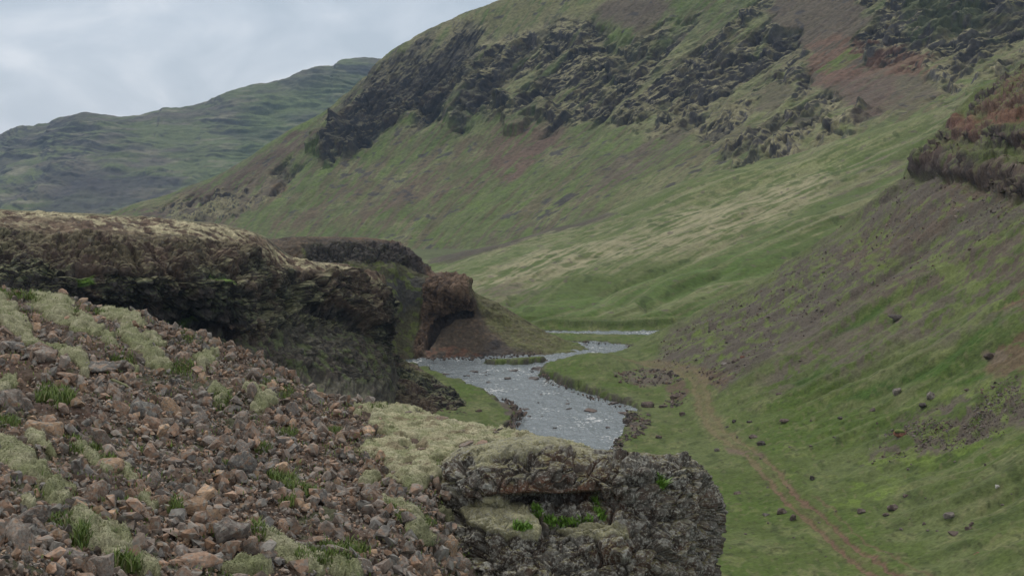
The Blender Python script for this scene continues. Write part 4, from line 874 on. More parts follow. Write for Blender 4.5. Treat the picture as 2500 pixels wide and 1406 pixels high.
    o = grid('rock_outcrop', V, c, material('outcrop_rock', 0.035, .45, .9, .02, spots=[(.05, .55, .64, (.36, .365, .34), .6), (.25, .5, .62, (.17, .17, .16), .35)]))
    tag(o, 'knobbly lichen-speckled grey rock outcrop with a dark slit, at the end of the mossy ledge', 'rock outcrop')
    OUT['V'] = V; OUT['N'] = N2; OUT['px'], OUT['py'] = px, py; OUT['gr'] = gr
    log('outcrop')

# ------------------------------------------------------------------ stones
rs = np.random.RandomState(11)
def hull(n, seed, flat=1.0, detail=False):
    r = np.random.RandomState(seed); bm = bmesh.new()
    p = r.normal(size=(n, 3)); p /= np.linalg.norm(p, axis=1)[:, None]; p = np.sign(p) * np.abs(p) ** .75; p *= (.75 + .35 * r.rand(n, 1)) * np.array([1, r.uniform(.55, .92), r.uniform(.34, .78) * flat])
    for q in p: bm.verts.new(q * .5)
    g = bmesh.ops.convex_hull(bm, input=bm.verts)
    bmesh.ops.delete(bm, geom=list({x for x in g['geom_interior'] + g['geom_unused'] if isinstance(x, bmesh.types.BMVert)}), context='VERTS')
    bmesh.ops.dissolve_limit(bm, angle_limit=math.radians(14), verts=bm.verts, edges=bm.edges)
    if detail:
        bmesh.ops.bevel(bm, geom=list(bm.edges), offset=.035, segments=1, affect='EDGES', clamp_overlap=True)
        bmesh.ops.triangulate(bm, faces=bm.faces)
        bmesh.ops.subdivide_edges(bm, edges=[e_ for e_ in bm.edges if e_.calc_length() > .18], cuts=2, use_grid_fill=True)
    bmesh.ops.triangulate(bm, faces=bm.faces); bm.verts.ensure_lookup_table(); bm.normal_update()
    v = np.array([q.co[:] for q in bm.verts]); f = np.array([[w.index for w in q.verts] for q in bm.faces])
    bm.verts.index_update(); f = np.array([[w.index for w in q.verts] for q in bm.faces])
    bm.free()
    if detail:
        nz = np.stack([fbm3(v + k * 9 + seed, .3, 3, 900 + k) for k in range(3)], -1); v = v + nz * .045
    return v, f
def cap(o, vv, colr, name='moss_cap'):
    """a cushion sitting on the upper part of a boulder, its own part"""
    ext = vv.max(0) - vv.min(0); v2, f2 = hull(26, 77, .8, True); e2 = v2.max(0) - v2.min(0)
    v2 = v2 / e2 * ext * np.array([.8, .8, .42]); v2[:, 2] += vv[:, 2].max() - ext[2] * .16
    n_ = fbm3(v2, max(ext) * .15, 3, 78)
    add_mesh(name, v2, f2, np.ones(v2.shape) * np.array(colr) * (1 + .5 * n_[:, None]), MAT['cap'], parent=o)
def rots(n, r):
    q = r.normal(size=(n, 4)); q /= np.linalg.norm(q, axis=1)[:, None]; w, x, y, z = q.T
    return np.stack([np.stack([1 - 2 * (y * y + z * z), 2 * (x * y - z * w), 2 * (x * z + y * w)], -1), np.stack([2 * (x * y + z * w), 1 - 2 * (x * x + z * z), 2 * (y * z - x * w)], -1), np.stack([2 * (x * z - y * w), 2 * (y * z + x * w), 1 - 2 * (x * x + y * y)], -1)], 1)
STONE_COLS = np.array([(0.225, 0.165, 0.132), (0.20, 0.165, 0.145), (0.16, 0.14, 0.13), (0.28, 0.195, 0.148), (0.215, 0.185, 0.165), (0.13, 0.125, 0.122), (0.33, 0.235, 0.165), (0.205, 0.195, 0.185)])
def scatter_mesh(name, pos, size, cols, mat, seed, nvar=18, npts=13, flat=1.0):
    r = np.random.RandomState(seed); Vs = []; Fs = []; Cs = []; off = 0; var = [hull(npts, seed * 100 + k, flat) for k in range(nvar)]
    which = r.randint(0, nvar, len(pos)); R = rots(len(pos), r)
    for k, (v, f_) in enumerate(var):
        i = np.where(which == k)[0]
        if not len(i): continue
        vv = np.einsum('nij,vj->nvi', R[i], v) * size[i][:, None, None] + pos[i][:, None, :]
        ff = f_[None] + (np.arange(len(i)) * len(v))[:, None, None] + off
        Vs.append(vv.reshape(-1, 3)); Fs.append(ff.reshape(-1, 3)); Cs.append(np.repeat(cols[i], len(v), axis=0)); off += len(i) * len(v)
    return add_mesh(name, np.concatenate(Vs), np.concatenate(Fs), np.concatenate(Cs), mat, smooth=False)
def pick(px, py, dens, n, r, region=None):
    """indices of grid points drawn with the given density weights"""
    w = dens.ravel().astype(float); w /= w.sum(); cdf = np.cumsum(w)
    return np.searchsorted(cdf, r.rand(n))
def scree(V, N, px, py, mo, plat, v):
    r = np.random.RandomState(21)
    a = np.linalg.norm(np.cross(np.gradient(V, axis=0), np.gradient(V, axis=1)), axis=-1)
    ok = (v[None] > 1.93) & (v[None] < 4.9) & (px > -620) & (px < 1700) & (mo < .12) & (py < 1460)
    ok = ok & ~((px > 1130) & (py > 1110 )) & ~((px > 1240))
    bare = pmask(px, py, [(0, 850), (80, 850), (180, 920), (260, 1040), (160, 1060), (0, 980)], 20)
    dist = np.linalg.norm(V - np.array([0, 0, CAMZ]), axis=-1)
    M = material('scree_stone', 0.07, .42, .7, .02, spots=[(.09, .5, .6, (.27, .27, .255), .7), (.16, .54, .66, (.33, .19, .11), .5), (.05, .6, .68, (.045, .045, .045), .6)]); MAT['stone'] = M
    MAT['cap'] = material('cap_moss', 0.05, .4, .8, .02)
    M2 = material('loose_stone', 0.06, .42, .7, .02, spots=[(.08, .5, .6, (.27, .27, .255), .7), (.14, .54, .66, (.33, .19, .11), .5), (.045, .6, .68, (.045, .045, .045), .6)], rnd=.22); MAT['stone1'] = M2
    patch = fbm3(V, 2.2, 3, 931)
    n = 37000; i = pick(px, py, a * ok * (1 - .6 * bare) / dist ** .9, n, r)
    P = V.reshape(-1, 3)[i]; Nn = N.reshape(-1, 3)[i]; pt = patch.ravel()[i]
    size = np.clip(.05 * (1 - r.rand(n)) ** -.45 * (1 + .5 * pt), .035, .34)
    P = P + Nn * (size * r.uniform(.0, .42, n))[:, None] + r.normal(size=(n, 3)) * .02
    cl = STONE_COLS[r.choice(8, n, p=[.18, .15, .13, .16, .11, .11, .09, .07])] * (.72 + .8 * r.rand(n, 1))
    o = scatter_mesh('scree', P, size, cl, M, 3); o['kind'] = 'stuff'; o['label'] = 'countless small angular reddish brown and grey stones covering the near slope'
    # the largest stones, each its own object
    var = []
    for k in range(20):
        vv, ff = hull(18 + k % 5 * 2, 500 + k, 1.0, True); cc = STONE_COLS[[0, 1, 2, 3, 4, 5, 0, 6, 1, 7, 3, 4, 2, 0, 1, 4, 3, 5, 0, 2][k]]
        n_ = fbm3(vv + k, .35, 3, 940)
        oo = add_mesh('scree_stone', vv, ff, np.ones(vv.shape) * cc * (1 + .3 * n_[:, None]), M2, smooth=False); var.append(oo.data); bpy.data.objects.remove(oo)
    MAT['var'] = var
    special = [(230, 905, .9, .55, .16, 'flat pale slab tilted up at the edge of the bare soil hollow', 5), (95, 865, .62, .5, .42, 'big blocky brown boulder with orange patches above the bare soil hollow', 0), (110, 890, .5, .42, .34, 'rounded grey brown boulder leaning under the big blocky one', 1), (40, 845, .5, .35, .22, 'dark angular stone at the left edge above the bare soil', 5),
               (345, 1028, .62, .45, .5, 'large dark grey boulder standing in the middle of the scree', 5), (110, 1065, .7, .45, .4, 'broad pale orange boulder near the left edge', 6), (30, 1000, .6, .5, .4, 'lichen covered boulder at the left edge of the picture', 4), (500, 838, .38, .26, .34, 'pointed grey stone standing up on the skyline of the scree', 7),
               (560, 850, .16, .12, .26, 'small orange upright stone on the skyline of the scree', 3), (380, 1055, .55, .3, .28, 'wedge of two tone brown rock below the large dark boulder', 3), (290, 945, .7, .2, .14, 'long narrow slab with a mossy edge lying down the slope', 7), (560, 1330, .5, .42, .5, 'dark rough boulder at the bottom among grey pebbles', 2), (480, 1385, .7, .35, .25, 'flat pinkish slab at the bottom edge', 3),
               (770, 985, .5, .3, .25, 'pale ridge shaped stone just under the skyline by the moss ledge', 7), (690, 1030, .36, .28, .3, 'orange brown pyramid shaped stone in mid slope', 3), (640, 960, .3, .26, .24, 'rounded stone with a moss cap near the skyline', 1), (450, 890, .3, .3, .28, 'small square brown stone beside the moss tongue', 0), (270, 1165, .45, .35, .3, 'pale brown faceted block among darker stones on the lower left', 6),
               (470, 1265, .4, .35, .35, 'ochre angular block near the bottom of the scree', 6), (910, 1240, .45, .35, .34, 'orange and grey lichened boulder left of the green moss tongue', 0), (180, 1350, .4, .3, .2, 'dark flat topped stone at the lower left corner', 2), (830, 1370, .55, .4, .3, 'broad grey brown boulder at the bottom beside the outcrop', 1)]
    flatp = np.stack([px.ravel(), py.ravel()], 1)
    valid = np.where(ok.ravel() | (mo.ravel() > 0) & (px.ravel() < 1240) & (np.tile(v, px.shape[0]) > 1.95))[0]
    fv = flatp[valid]; cnt = 0
    for k, (x, y, sx, sy, sz, lab, ci) in enumerate(special):
        j = valid[np.argmin((fv[:, 0] - x) ** 2 + (fv[:, 1] - y) ** 2)]; p = V.reshape(-1, 3)[j]
        vv, ff = hull(20, 700 + k, 1.0, True); ext = vv.max(0) - vv.min(0); vv = vv / ext * np.array([sx, sy, sz])
        o = add_mesh('boulder', vv, ff, np.ones(vv.shape) * STONE_COLS[ci], M2, smooth=False); o.location = p + np.array([0, 0, sz * .28]); o.rotation_euler = (r.uniform(-.25, .25), r.uniform(.05, .45), r.uniform(-.5, .5))
        tag(o, lab, 'boulder', 'boulders on the near scree'); cnt += 1
        if 'moss cap' in lab: cap(o, vv, (0.2, 0.21, 0.12))
        if 'mossy edge' in lab: cap(o, vv * np.array([1, .5, 1]), (0.2, 0.21, 0.12), 'moss_edge')
    n2 = 270; i = pick(px, py, a * ok * (1 - .5 * bare) / dist ** .4 * (px > 5) * (py < 1400), n2, r)
    names = {0: 'reddish brown', 1: 'grey brown'}
    for q, j in enumerate(i):
        s_ = float(np.clip(r.gamma(5, .05), .15, .6))
        o = bpy.data.objects.new('scree_stone', var[r.randint(20)]); COL.objects.link(o)
        o.location = V.reshape(-1, 3)[j] + N.reshape(-1, 3)[j] * s_ * r.uniform(.1, .32)
        o.rotation_euler = tuple(r.uniform(-3.1, 3.1, 3)); o.scale = (s_ * r.uniform(.85, 1.3), s_ * r.uniform(.8, 1.1), s_ * r.uniform(.75, 1.05))
        tag(o, 'angular brown to grey stone, larger than the pebbles around it, lying in the near scree', 'stone', 'large stones in the near scree')
    # stones poking through the moss ledge and over the outcrop's brim
    spots_ = [(1075, 1040, .28, 'dark stone poking out of the moss ledge near its back edge'), (1125, 1058, .2, 'reddish flat stone sunk in the moss ledge'), (1210, 1066, .16, 'small dark stone in the pale moss close to the river'), (1030, 1105, .16, 'small grey stone in the middle of the moss ledge'), (1140, 1102, .34, 'pale overhanging stone on the left shoulder of the outcrop'), (1180, 1105, .34, 'round lichened grey stone on the brim of the outcrop'), (1312, 1088, .4, 'sharp red brown slab jutting from the brim of the outcrop'), (1000, 1020, .18, 'small stone at the back edge of the moss ledge')]
    al = np.where((v[None] * np.ones(px.shape)).ravel() > 1.95)[0]; fa = flatp[al]
    for k, (x, y, s_, lab) in enumerate(spots_):
        j = al[np.argmin((fa[:, 0] - x) ** 2 + (fa[:, 1] - y) ** 2)]
        o = bpy.data.objects.new('boulder', var[k * 2 % 20]); COL.objects.link(o); o.location = V.reshape(-1, 3)[j] + np.array([0, 0, .12]); o.scale = (s_ * 1.3, s_, s_ * .8); o.rotation_euler = (.2, .1, k)
        tag(o, lab, 'boulder', 'boulders on the moss ledge')
    log('scree')
# ------------------------------------------------------------------ grass tufts and small plants
def leaf_mat():
    M = bpy.data.materials.new('grass_blade'); M.use_nodes = True; nt = M.node_tree; P = nt.nodes['Principled BSDF']; P.inputs['Roughness'].default_value = .6
    at = nn(nt, 'ShaderNodeAttribute', attribute_name='Col'); nt.links.new(at.outputs['Color'], P.inputs['Base Color']); return M
def blades(name, P, Nn, h, wd, cols, r, curve=.5):
    n = len(P); az = r.rand(n) * 2 * np.pi; lean = r.uniform(.1, .9, n) * curve
    d = np.stack([np.cos(az), np.sin(az), 0 * az], 1); up = np.array([0, 0, 1.0])[None] * .8 + Nn * .2
    side = np.cross(d, up); side /= np.linalg.norm(side, axis=1)[:, None]
    b0 = P - side * wd[:, None] / 2; b1 = P + side * wd[:, None] / 2
    mid = P + up * (h * .6)[:, None] + d * (lean * h * .3)[:, None]; m0 = mid - side * wd[:, None] * .4; m1 = mid + side * wd[:, None] * .4
    t = P + up * h[:, None] + d * (lean * h)[:, None]
    V = np.stack([b0, b1, m1, m0, t], 1).reshape(-1, 3); k = np.arange(n)[:, None] * 5
    Fa = np.concatenate([k + np.array([[0, 1, 2]]), k + np.array([[0, 2, 3]]), k + np.array([[3, 2, 4]])])
    o = add_mesh(name, V, Fa, np.repeat(cols, 5, axis=0), MAT['leaf']); o['kind'] = 'stuff'; return o
def tufts(V, N, px, py, mo, plat, v):
    r = np.random.RandomState(31); MAT['leaf'] = leaf_mat()
    T = [(130, 975, 40, 26, .26), (150, 1000, 30, 18, .3), (110, 960, 18, 14, .22), (690, 1190, 45, 14, .2), (730, 1215, 38, 14, .2), (760, 1238, 20, 8, .16), (620, 1310, 26, 14, .2), (650, 1330, 30, 10, .16), (430, 1262, 16, 12, .2), (205, 1310, 14, 18, .3), (150, 1275, 26, 12, .15), (300, 882, 30, 12, .14), (445, 905, 26, 12, .14), (700, 970, 16, 12, .14), (815, 1062, 18, 10, .14), (840, 1350, 60, 14, .14), (790, 1380, 70, 16, .15),
         (700, 1310 - 60, 20, 8, .14), (20, 1040, 26, 12, .15), (545, 985, 26, 14, .14), (705, 1055, 24, 12, .12), (200, 760, 18, 8, .14), (250, 765, 20, 8, .12), (70, 728, 40, 8, .18), (20, 725, 20, 8, .18), (100, 735, 30, 6, .16), (460, 830, 20, 8, .12), (1010, 1290, 50, 10, .12), (980, 1262, 40, 10, .12), (1190, 1120, 26, 14, .12), (210, 1120, 40, 10, .12), (260, 1140, 20, 10, .14), (190, 1085, 20, 14, .14), (345, 1100, 12, 8, .12), (640, 1110, 18, 8, .12), (560, 1150, 20, 8, .12), (310, 1245, 22, 6, .1), (660, 940, 22, 8, .12), (640, 1110, 16, 8, .12), (930, 1000, 24, 6, .1), (300, 1370, 26, 14, .2), (330, 1395, 20, 10, .2), (1075, 1145, 14, 12, .1)]
    P = []; Nn = []; H = []; fl = np.stack([px.ravel(), py.ravel()], 1); al = np.where((v[None] * np.ones(px.shape)).ravel() > 1.96)[0]; fa = fl[al]; Vf = V.reshape(-1, 3); Nf = N.reshape(-1, 3)
    for (x, y, rx, ry, h) in T:
        m_ = al[((fa[:, 0] - x) / rx) ** 2 + ((fa[:, 1] - y) / ry) ** 2 < 1]
        if not len(m_): continue
        k = int(60 + rx * ry * .7); j = m_[r.randint(0, len(m_), k)]; P.append(Vf[j] + r.normal(size=(k, 3)) * .03); Nn.append(Nf[j]); H.append(h * r.uniform(.3, .85, k))
    # thin grass between the stones
    k = 5200; a = np.linalg.norm(np.cross(np.gradient(V, axis=0), np.gradient(V, axis=1)), axis=-1)
    wgt = a * (v[None] > 1.96) * (px < 1150) * (plat < .1) * ss(.15, .5, fbm3(V, 1.4, 3, 951) + .15)
    j = pick(px, py, wgt, k, r); P.append(Vf[j] + Nf[j] * .06); Nn.append(Nf[j]); H.append(r.uniform(.03, .09, k))
    P = np.concatenate(P); Nn = np.concatenate(Nn); H = np.concatenate(H); P[:, 2] += .05; n = len(P)
    c = np.array([(0.105, 0.165, 0.03), (0.14, 0.205, 0.04), (0.075, 0.12, 0.03), (0.19, 0.19, 0.09)])[r.choice(4, n, p=[.4, .3, .2, .1])] * r.uniform(.8, 1.2, (n, 1))
    o = blades('grass', P, Nn, H, r.uniform(.012, .028, n), c, r, 1.1); o['label'] = 'bright green grass tufts and herbs growing between the scree stones'
    # woolly surface of the moss
    MV, mo_, mc, Nm = MAT['moss']; k = 26000; dist = np.linalg.norm(MV - np.array([0, 0, CAMZ]), axis=-1)
    j = pick(px, py, a * (mo_ > .12) * (v[None] > 1.96) * (v[None] < 4.85) / dist, k, r)
    cm = mc.reshape(-1, 3)[j] * r.uniform(.95, 1.45, (k, 1))
    o = blades('moss_fuzz', MV.reshape(-1, 3)[j] + r.normal(size=(k, 3)) * .008, Nm.reshape(-1, 3)[j], r.uniform(.01, .028, k), r.uniform(.008, .022, k), cm, r, 1.8); o['label'] = 'short pale woolly fibres of the moss cushions'
    # herbs on the outcrop
    w = OUT['gr'].ravel() > .5; ids = np.where(w)[0]
    if len(ids):
        j = ids[r.randint(0, len(ids), 900)]; P = OUT['V'].reshape(-1, 3)[j]; Nn = OUT['N'].reshape(-1, 3)[j]
        c = np.array([(0.12, 0.24, 0.03)]) * r.uniform(.7, 1.3, (900, 1))
        o = blades('herbs', P, Nn, r.uniform(.04, .12, 900), r.uniform(.02, .045, 900), c, r, 1.6); o['label'] = 'bright green leafy herbs rooted on the ledges of the lichened outcrop'
    log('tufts')

# ------------------------------------------------------------------ boulders of the valley
def valley_rocks(NF):
    V, px, py, S = NF; r = np.random.RandomState(41); var = MAT['var']
    M = material('boulder_rock', 0.25, .35, .7, .08, spots=[(.5, .55, .7, (.2, .2, .19), .5)]); MW = material('wet_rock', 0.2, .35, .6, .05, rough=.5)
    def rock(x, y, wpx, hpx, lab, col=(0.11, 0.09, 0.085), grp=None, cat='boulder', name='boulder', rz=None, water=False, mat=None, flat=1.0):
        p = drop([x], [y])[0]
        if water: p = U0(x, y, .05)
        d = p[1]; w = wpx * d / F; h = hpx * d / F
        vv, ff = hull(16 if wpx < 22 else 22, r.randint(99999), 1.0, wpx >= 14); ext = vv.max(0) - vv.min(0); vv = vv / ext * np.array([w, w * r.uniform(.7, 1.0), h * 1.35]) * .92
        n_ = fbm3(vv, max(w, .2) * .4, 3, r.randint(999)); cc = np.ones(vv.shape) * np.array(col) * (1 + .4 * n_[:, None])
        o = add_mesh(name, vv, ff, cc, mat or (MW if water else M), smooth=False); o.location = p + np.array([0, 0, h * .02]); o.rotation_euler = (0, 0, r.uniform(-.4, .4) if rz is None else rz)
        tag(o, lab, cat, grp)
        if 'moss-topped' in lab: cap(o, vv, (0.13, 0.16, 0.05))
        if lab.startswith('pointed white-topped'): cap(o, vv, (0.4, 0.4, 0.38), 'pale_cap')
        return o
    G = 'boulders on the valley grass'
    for a in [(1908, 1250, 34, 18, 'squat brown boulder in the grass left of the red wheel track'), (1936, 1268, 18, 24, 'upright pillar-like stone beside the squat brown boulder'), (1870, 1257, 20, 8, 'small pale flat stone left of the squat brown boulder'), (1800, 1205, 22, 9, 'low grey stone in the grass just right of the outcrop'),
              (2437, 1198, 26, 22, 'pointed white-topped black boulder on the grass at the lower right'), (2318, 1258, 34, 14, 'wide dark boulder on the meadow below the pointed white-topped one'), (2103, 1248, 24, 13, 'purple grey boulder on the meadow right of the track'), (2180, 1238, 34, 12, 'pair-like knobbly grey boulder on the meadow, upslope of the track'), (2163, 1256, 20, 9, 'small brown boulder just below the knobbly grey one'),
              (2235, 1252, 24, 9, 'low brown stone midway between the knobbly grey and the wide dark boulder'), (2213, 1212, 22, 10, 'grey stone on the bright green slope above the knobbly boulder'), (2310, 1195, 22, 7, 'thin flat stone lying left of the pointed white-topped boulder'), (2387, 1190, 10, 8, 'small dark stone between the thin flat stone and the white-topped boulder'), (2335, 1302, 50, 10, 'long flat blue grey slab in the lower right meadow'), (2365, 1292, 26, 12, 'brown stone lying on the end of the long slab'), (2372, 1281, 16, 12, 'small round stone behind the long slab'),
              (2393, 1355, 32, 12, 'reddish orange flat stone at the lower right'), (2223, 1268, 12, 8, 'tiny brown stone under the low brown stone'), (2256, 1279, 12, 9, 'round grey pebble-like stone in the middle of the right meadow'), (1983, 1167, 14, 10, 'lone dark stone right of the faint part of the track'), (2190, 955, 26, 16, 'pale grey boulder on the hillside below the dark green heather strip'), (2272, 968, 24, 20, 'dark angular boulder on the hillside right of the pale grey one'), (2254, 988, 20, 10, 'brown boulder just below the dark angular one'), (2196, 1058, 36, 15, 'reddish moss-topped boulder in mid hillside'),
              (1793, 1030, 14, 10, 'first of two small dark boulders right of the track bend'), (1829, 1031, 14, 8, 'second of two small dark boulders right of the track bend'), (1915, 1027, 30, 7, 'low row-like brown rock on the grass beyond the track'), (1840, 1066, 26, 8, 'brown stone embedded at the right edge of the track'), (1775, 1042, 12, 6, 'pale small stone beside the track bend'), (1750, 1101, 16, 14, 'pale pinkish boulder left of the track crossing'), (1860, 1083, 26, 12, 'dark brown crumbly rock by the track crossing'),
              (1608, 1069, 18, 12, 'single brown boulder alone on the meadow beside the river'), (1580, 992, 36, 22, 'big grey brown boulder on the right bank where the river bends'), (1622, 993, 30, 9, 'flat rubble stone right of the big bank boulder'), (1650, 970, 30, 14, 'brown rubble block left of the track'), (1665, 1013, 18, 14, 'small boulder between the river and the track'), (1800, 885, 30, 14, 'grey slanted block at the toe of the scree slope'), (1772, 890, 26, 8, 'long pale slab at the toe of the scree slope'), (1814, 877, 16, 14, 'orange block beside the grey slanted one'),
              (2092, 695, 18, 11, 'white angular boulder in the purple scree'), (2332, 517, 20, 12, 'white boulder high on the scree below the crags'), (2358, 508, 16, 8, 'pinkish slab beside the high white boulder'), (2335, 530, 14, 7, 'dark stone just under the high white boulder'), (2185, 775, 40, 12, 'dark rock ledge on the green slope above the heather strip'), (2420, 870, 40, 16, 'pinkish rock outcrop on the slope by the red soil'), (2360, 893 + 60, 14, 7, 'small stone under the red soil patch'), (1958, 880, 22, 6, 'flat stone on the upper right hillside'),
              (2130, 1000, 16, 8, 'small stone left of the brown hillside boulder'), (1905, 963, 22, 8, 'faint grey stone on the lower hillside'), (2050, 1020, 14, 7, 'dark stone on the smooth green hillside'), (1740, 925, 20, 12, 'brown block at the track edge where the scree begins')]:
        pale = any(k in a[4] for k in ('white', 'pale')); col = (0.3, 0.26, 0.22) if 'white' in a[4] and 'topped' not in a[4] else (0.2, 0.18, 0.17) if pale else (0.2, 0.1, 0.07) if ('orange' in a[4] or 'reddish' in a[4]) else (0.085, 0.075, 0.072) if 'dark' in a[4] or 'black' in a[4] else (0.12, 0.095, 0.085)
        o = rock(*a, col=col, grp=G)
    # small unnamed stones of the meadow
    for k in range(46):
        x = r.uniform(1760, 2490); y = r.uniform(1010, 1400)
        rock(x, y, r.uniform(5, 12), r.uniform(3, 6), 'small grey brown stone half sunk in the meadow grass', col=(0.13, 0.11, 0.1), grp='small stones on the meadow', cat='stone', name='meadow_stone')
    # rubble banks (sheets of small blocks)
    pts = []; sz = []
    def rub(poly, n, s0, s1):
        p = np.array(poly); x0, y0 = p.min(0); x1, y1 = p.max(0); got = []
        while len(got) < n:
            x, y = r.uniform(x0, x1, 400), r.uniform(y0, y1, 400); m_ = sdf(x, y, p) > 0; got += list(zip(x[m_], y[m_]))
        g_ = np.array(got[:n]); pts.append(drop(g_[:, 0], g_[:, 1])); sz.append(s0 * (s1 / s0) ** r.rand(n) ** 1.6)
    rub([(1500, 915), (1560, 897), (1640, 905), (1672, 925), (1640, 938), (1560, 945), (1515, 935)], 260, .25, .95)
    rub([(1620, 985), (1640, 960), (1672, 955), (1678, 975), (1650, 1000)], 60, .3, .9)
    rub([(1240, 1050), (1250, 1000), (1215, 965), (1190, 955), (1262, 985), (1285, 1010), (1262, 1050)], 170, .18, .8)
    rub([(1482, 1110), (1500, 1075), (1520, 1062), (1585, 1035), (1575, 1060), (1530, 1080)], 110, .2, .9)
    rub([(1515, 1020), (1530, 1005), (1590, 1010), (1590, 1045), (1545, 1050)], 90, .25, 1.1)
    rub([(1306, 915), (1330, 905), (1400, 950), (1480, 975), (1556, 1000), (1540, 1005), (1430, 970), (1330, 932)], 110, .15, .7)
    rub([(1040, 870), (1180, 868), (1330, 858), (1330, 866), (1180, 878), (1040, 878)], 120, .25, .8)
    rub([(1400, 833), (1500, 837), (1560, 844), (1560, 847), (1500, 840), (1430, 836)], 36, .2, .6)
    rub([(1700, 905), (1790, 880), (1830, 860), (1760, 940), (1720, 925)], 90, .25, .9)
    pts = np.concatenate(pts); sz = np.concatenate(sz); pts[:, 2] = np.maximum(pts[:, 2], 0) - .02
    o = scatter_mesh('rubble', pts, sz, np.array([(0.15, 0.12, 0.11), (0.12, 0.10, 0.092), (0.175, 0.13, 0.105), (0.09, 0.08, 0.078)])[r.randint(0, 4, len(pts))], M, 5, 8, 12); o['kind'] = 'stuff'; o['label'] = 'brown rubble along the river banks and beside the track'
    # scree stones scattered on the right slope
    w = S * (px > 1500) * (px < 2560) * (py > 300); a = np.linalg.norm(np.cross(np.gradient(V, axis=0), np.gradient(V, axis=1)), axis=-1)
    S2 = pmask(px, py, [(2180, 1040), (2540, 900), (2540, 1030), (2330, 1090), (2120, 1120)], 20)
    for nm, wt, n, s0, lab in (('talus', w, 17000, .15, 'grey purple talus stones strewn over the right hillside below the crags'), ('talus', S2 * (py > 800), 2500, .12, 'small grey stones in the bare patch of the lower right hillside')):
        i = pick(px, py, wt * a * ss(-.5, .2, fbm2(V[..., 0] / 4, V[..., 1] / 6, 3, 961)), n, r); P = V.reshape(-1, 3)[i]; s = np.clip(s0 * (1 - r.rand(n)) ** -.4, s0, s0 * 4.5)
        cl = np.array([(0.15, 0.125, 0.115), (0.125, 0.102, 0.096), (0.165, 0.12, 0.10), (0.19, 0.17, 0.16)])[r.randint(0, 4, n)]
        o = scatter_mesh(nm, P, s, cl, M, 7 + n % 5, 8, 10); o['kind'] = 'stuff'; o['label'] = lab
    # rocks in the river
    RG = 'rocks in the river'
    for a in [(1315, 903, 46, 12, 'large cluster-topped rock in mid river below the islet'), (1345, 908, 26, 9, 'brown rock beside the point of the right bank'), (1302, 926, 36, 11, 'big angular rock in the river just off the bank point'), (1253, 906, 28, 7, 'flat rock in mid river left of the big cluster'), (1238, 924, 20, 7, 'dark rounded rock in mid channel'), (1193, 934, 14, 6, 'small dark rock in the left channel'), (1158, 908, 24, 7, 'low dark rock under the islet'), (1088, 914, 28, 8, 'long dark rock near the left bank'), (1140, 918, 18, 5, 'flat wet rock by the left channel'), (1183, 910, 14, 5, 'small flat rock under the islet'),
              (1385, 882, 24, 9, 'reddish boulder in the riffle above the bend'), (1350, 888, 28, 9, 'brown rock on the riffle beside the islet'), (1440, 878, 24, 6, 'flat rock at the edge of the upper bend'), (1410, 888, 14, 5, 'small wet rock in the riffle'), (1330, 882, 14, 5, 'tiny rock at the tip of the islet'), (1385, 987, 14, 7, 'small dark rock in the main channel, upper of two'), (1388, 1000, 18, 9, 'dark wedge rock in the main channel, lower of two'), (1443, 1004, 40, 11, 'wide rounded brown boulder in the main channel'), (1500, 985, 26, 8, 'dark rock at the right shore of the main channel'), (1525, 1010, 34, 11, 'brown rock at the right shore near the big boulder'),
              (1484, 1044, 12, 6, 'small black rock in the lower channel'), (1290, 1018, 14, 7, 'small rock near the left shingle'), (1535, 1040, 26, 9, 'dark shore rock at the right, under the big boulder'), (1505, 1074, 16, 9, 'black rock at the lower right shore'), (1430, 843, 12, 5, 'black rock in the top bend'), (1535, 847, 20, 5, 'dark rock on the far shore of the top bend'), (1280, 1000, 30, 6, 'flat rocky shelf on the left shingle')]:
        rock(*a, col=(0.07, 0.058, 0.054) if 'brown' not in a[4] and 'reddish' not in a[4] else (0.12, 0.085, 0.072), grp=RG, cat='river rock', name='river_rock', water=True)
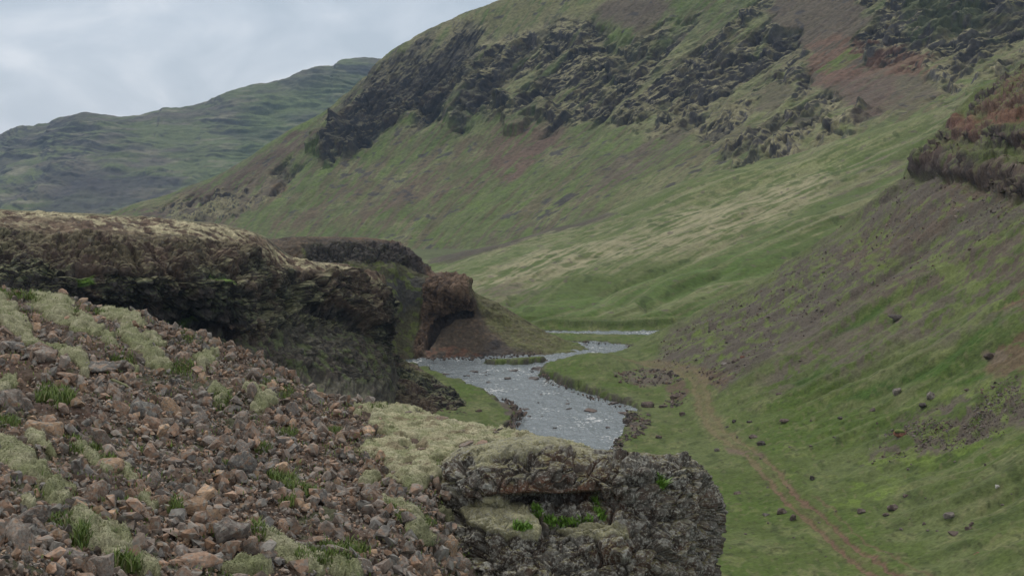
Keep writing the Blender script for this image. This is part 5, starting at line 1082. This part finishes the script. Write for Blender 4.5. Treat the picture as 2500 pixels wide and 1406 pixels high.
    for k in range(26):
        x, y = r.choice([0, 1, 2], p=[.4, .3, .3]), 0
        x, y = [(r.uniform(1300, 1440), r.uniform(876, 895)), (r.uniform(1130, 1300), r.uniform(896, 925)), (r.uniform(1290, 1480), r.uniform(950, 1080))][x]
        if sdf(np.array([U0(x, y)[0]]), np.array([U0(x, y)[1]]), RIVER)[0] < .5: continue
        rock(x, y, r.uniform(6, 13), r.uniform(3, 5), 'small dark wet stone breaking the surface of the river', col=(0.06, 0.052, 0.05), grp='small stones in the river', cat='river stone', name='river_stone', water=True)
    log('valley rocks')

# ------------------------------------------------------------------ base ground to the horizon and haze
def base():
    x = np.concatenate([np.linspace(-9000, -600, 12), np.linspace(-500, 500, 30), np.linspace(600, 9000, 12)]); y = np.concatenate([np.linspace(-4000, 60, 10), np.linspace(90, 2500, 60), np.linspace(2800, 14000, 14)])
    X, Y = np.meshgrid(x, y, indexing='ij'); Z = -4 - 200 * ss(500, 1300, Y)
    V = np.stack([X, Y, Z], -1)
    struct(grid('ground', V, np.ones(V.shape) * np.array((0.09, 0.11, 0.05)), material('plain_ground', 3, .3, 0, 0)))
def haze():
    x0, x1, y0, y1, z0, z1 = -2900, 2900, -60, 4300, -206, 800
    V = np.array([(x, y, z) for z in (z0, z1) for y in (y0, y1) for x in (x0, x1)], float)
    Fa = np.array([[0, 2, 3, 1], [4, 5, 7, 6], [0, 1, 5, 4], [2, 6, 7, 3], [0, 4, 6, 2], [1, 3, 7, 5]])
    M = bpy.data.materials.new('haze_air'); M.use_nodes = True; nt = M.node_tree; nt.nodes.clear()
    o_ = nn(nt, 'ShaderNodeOutputMaterial'); v = nn(nt, 'ShaderNodeVolumePrincipled'); v.inputs['Color'].default_value = (.42, .64, 1.0, 1); v.inputs['Density'].default_value = HAZE; v.inputs['Anisotropy'].default_value = 0.0
    nt.links.new(v.outputs[0], o_.inputs['Volume'])
    o = add_mesh('haze', V, Fa, None, M, smooth=False); o['kind'] = 'stuff'
HAZE = 0.00010

far_hill(); log('far')
mountain(); fan(); NF = near_field(); water()
bluff(); cliff_main(); snout()
NS = near_slope(); outcrop()
scree(*NS); tufts(*NS); valley_rocks(NF)
base(); haze()
log('done')
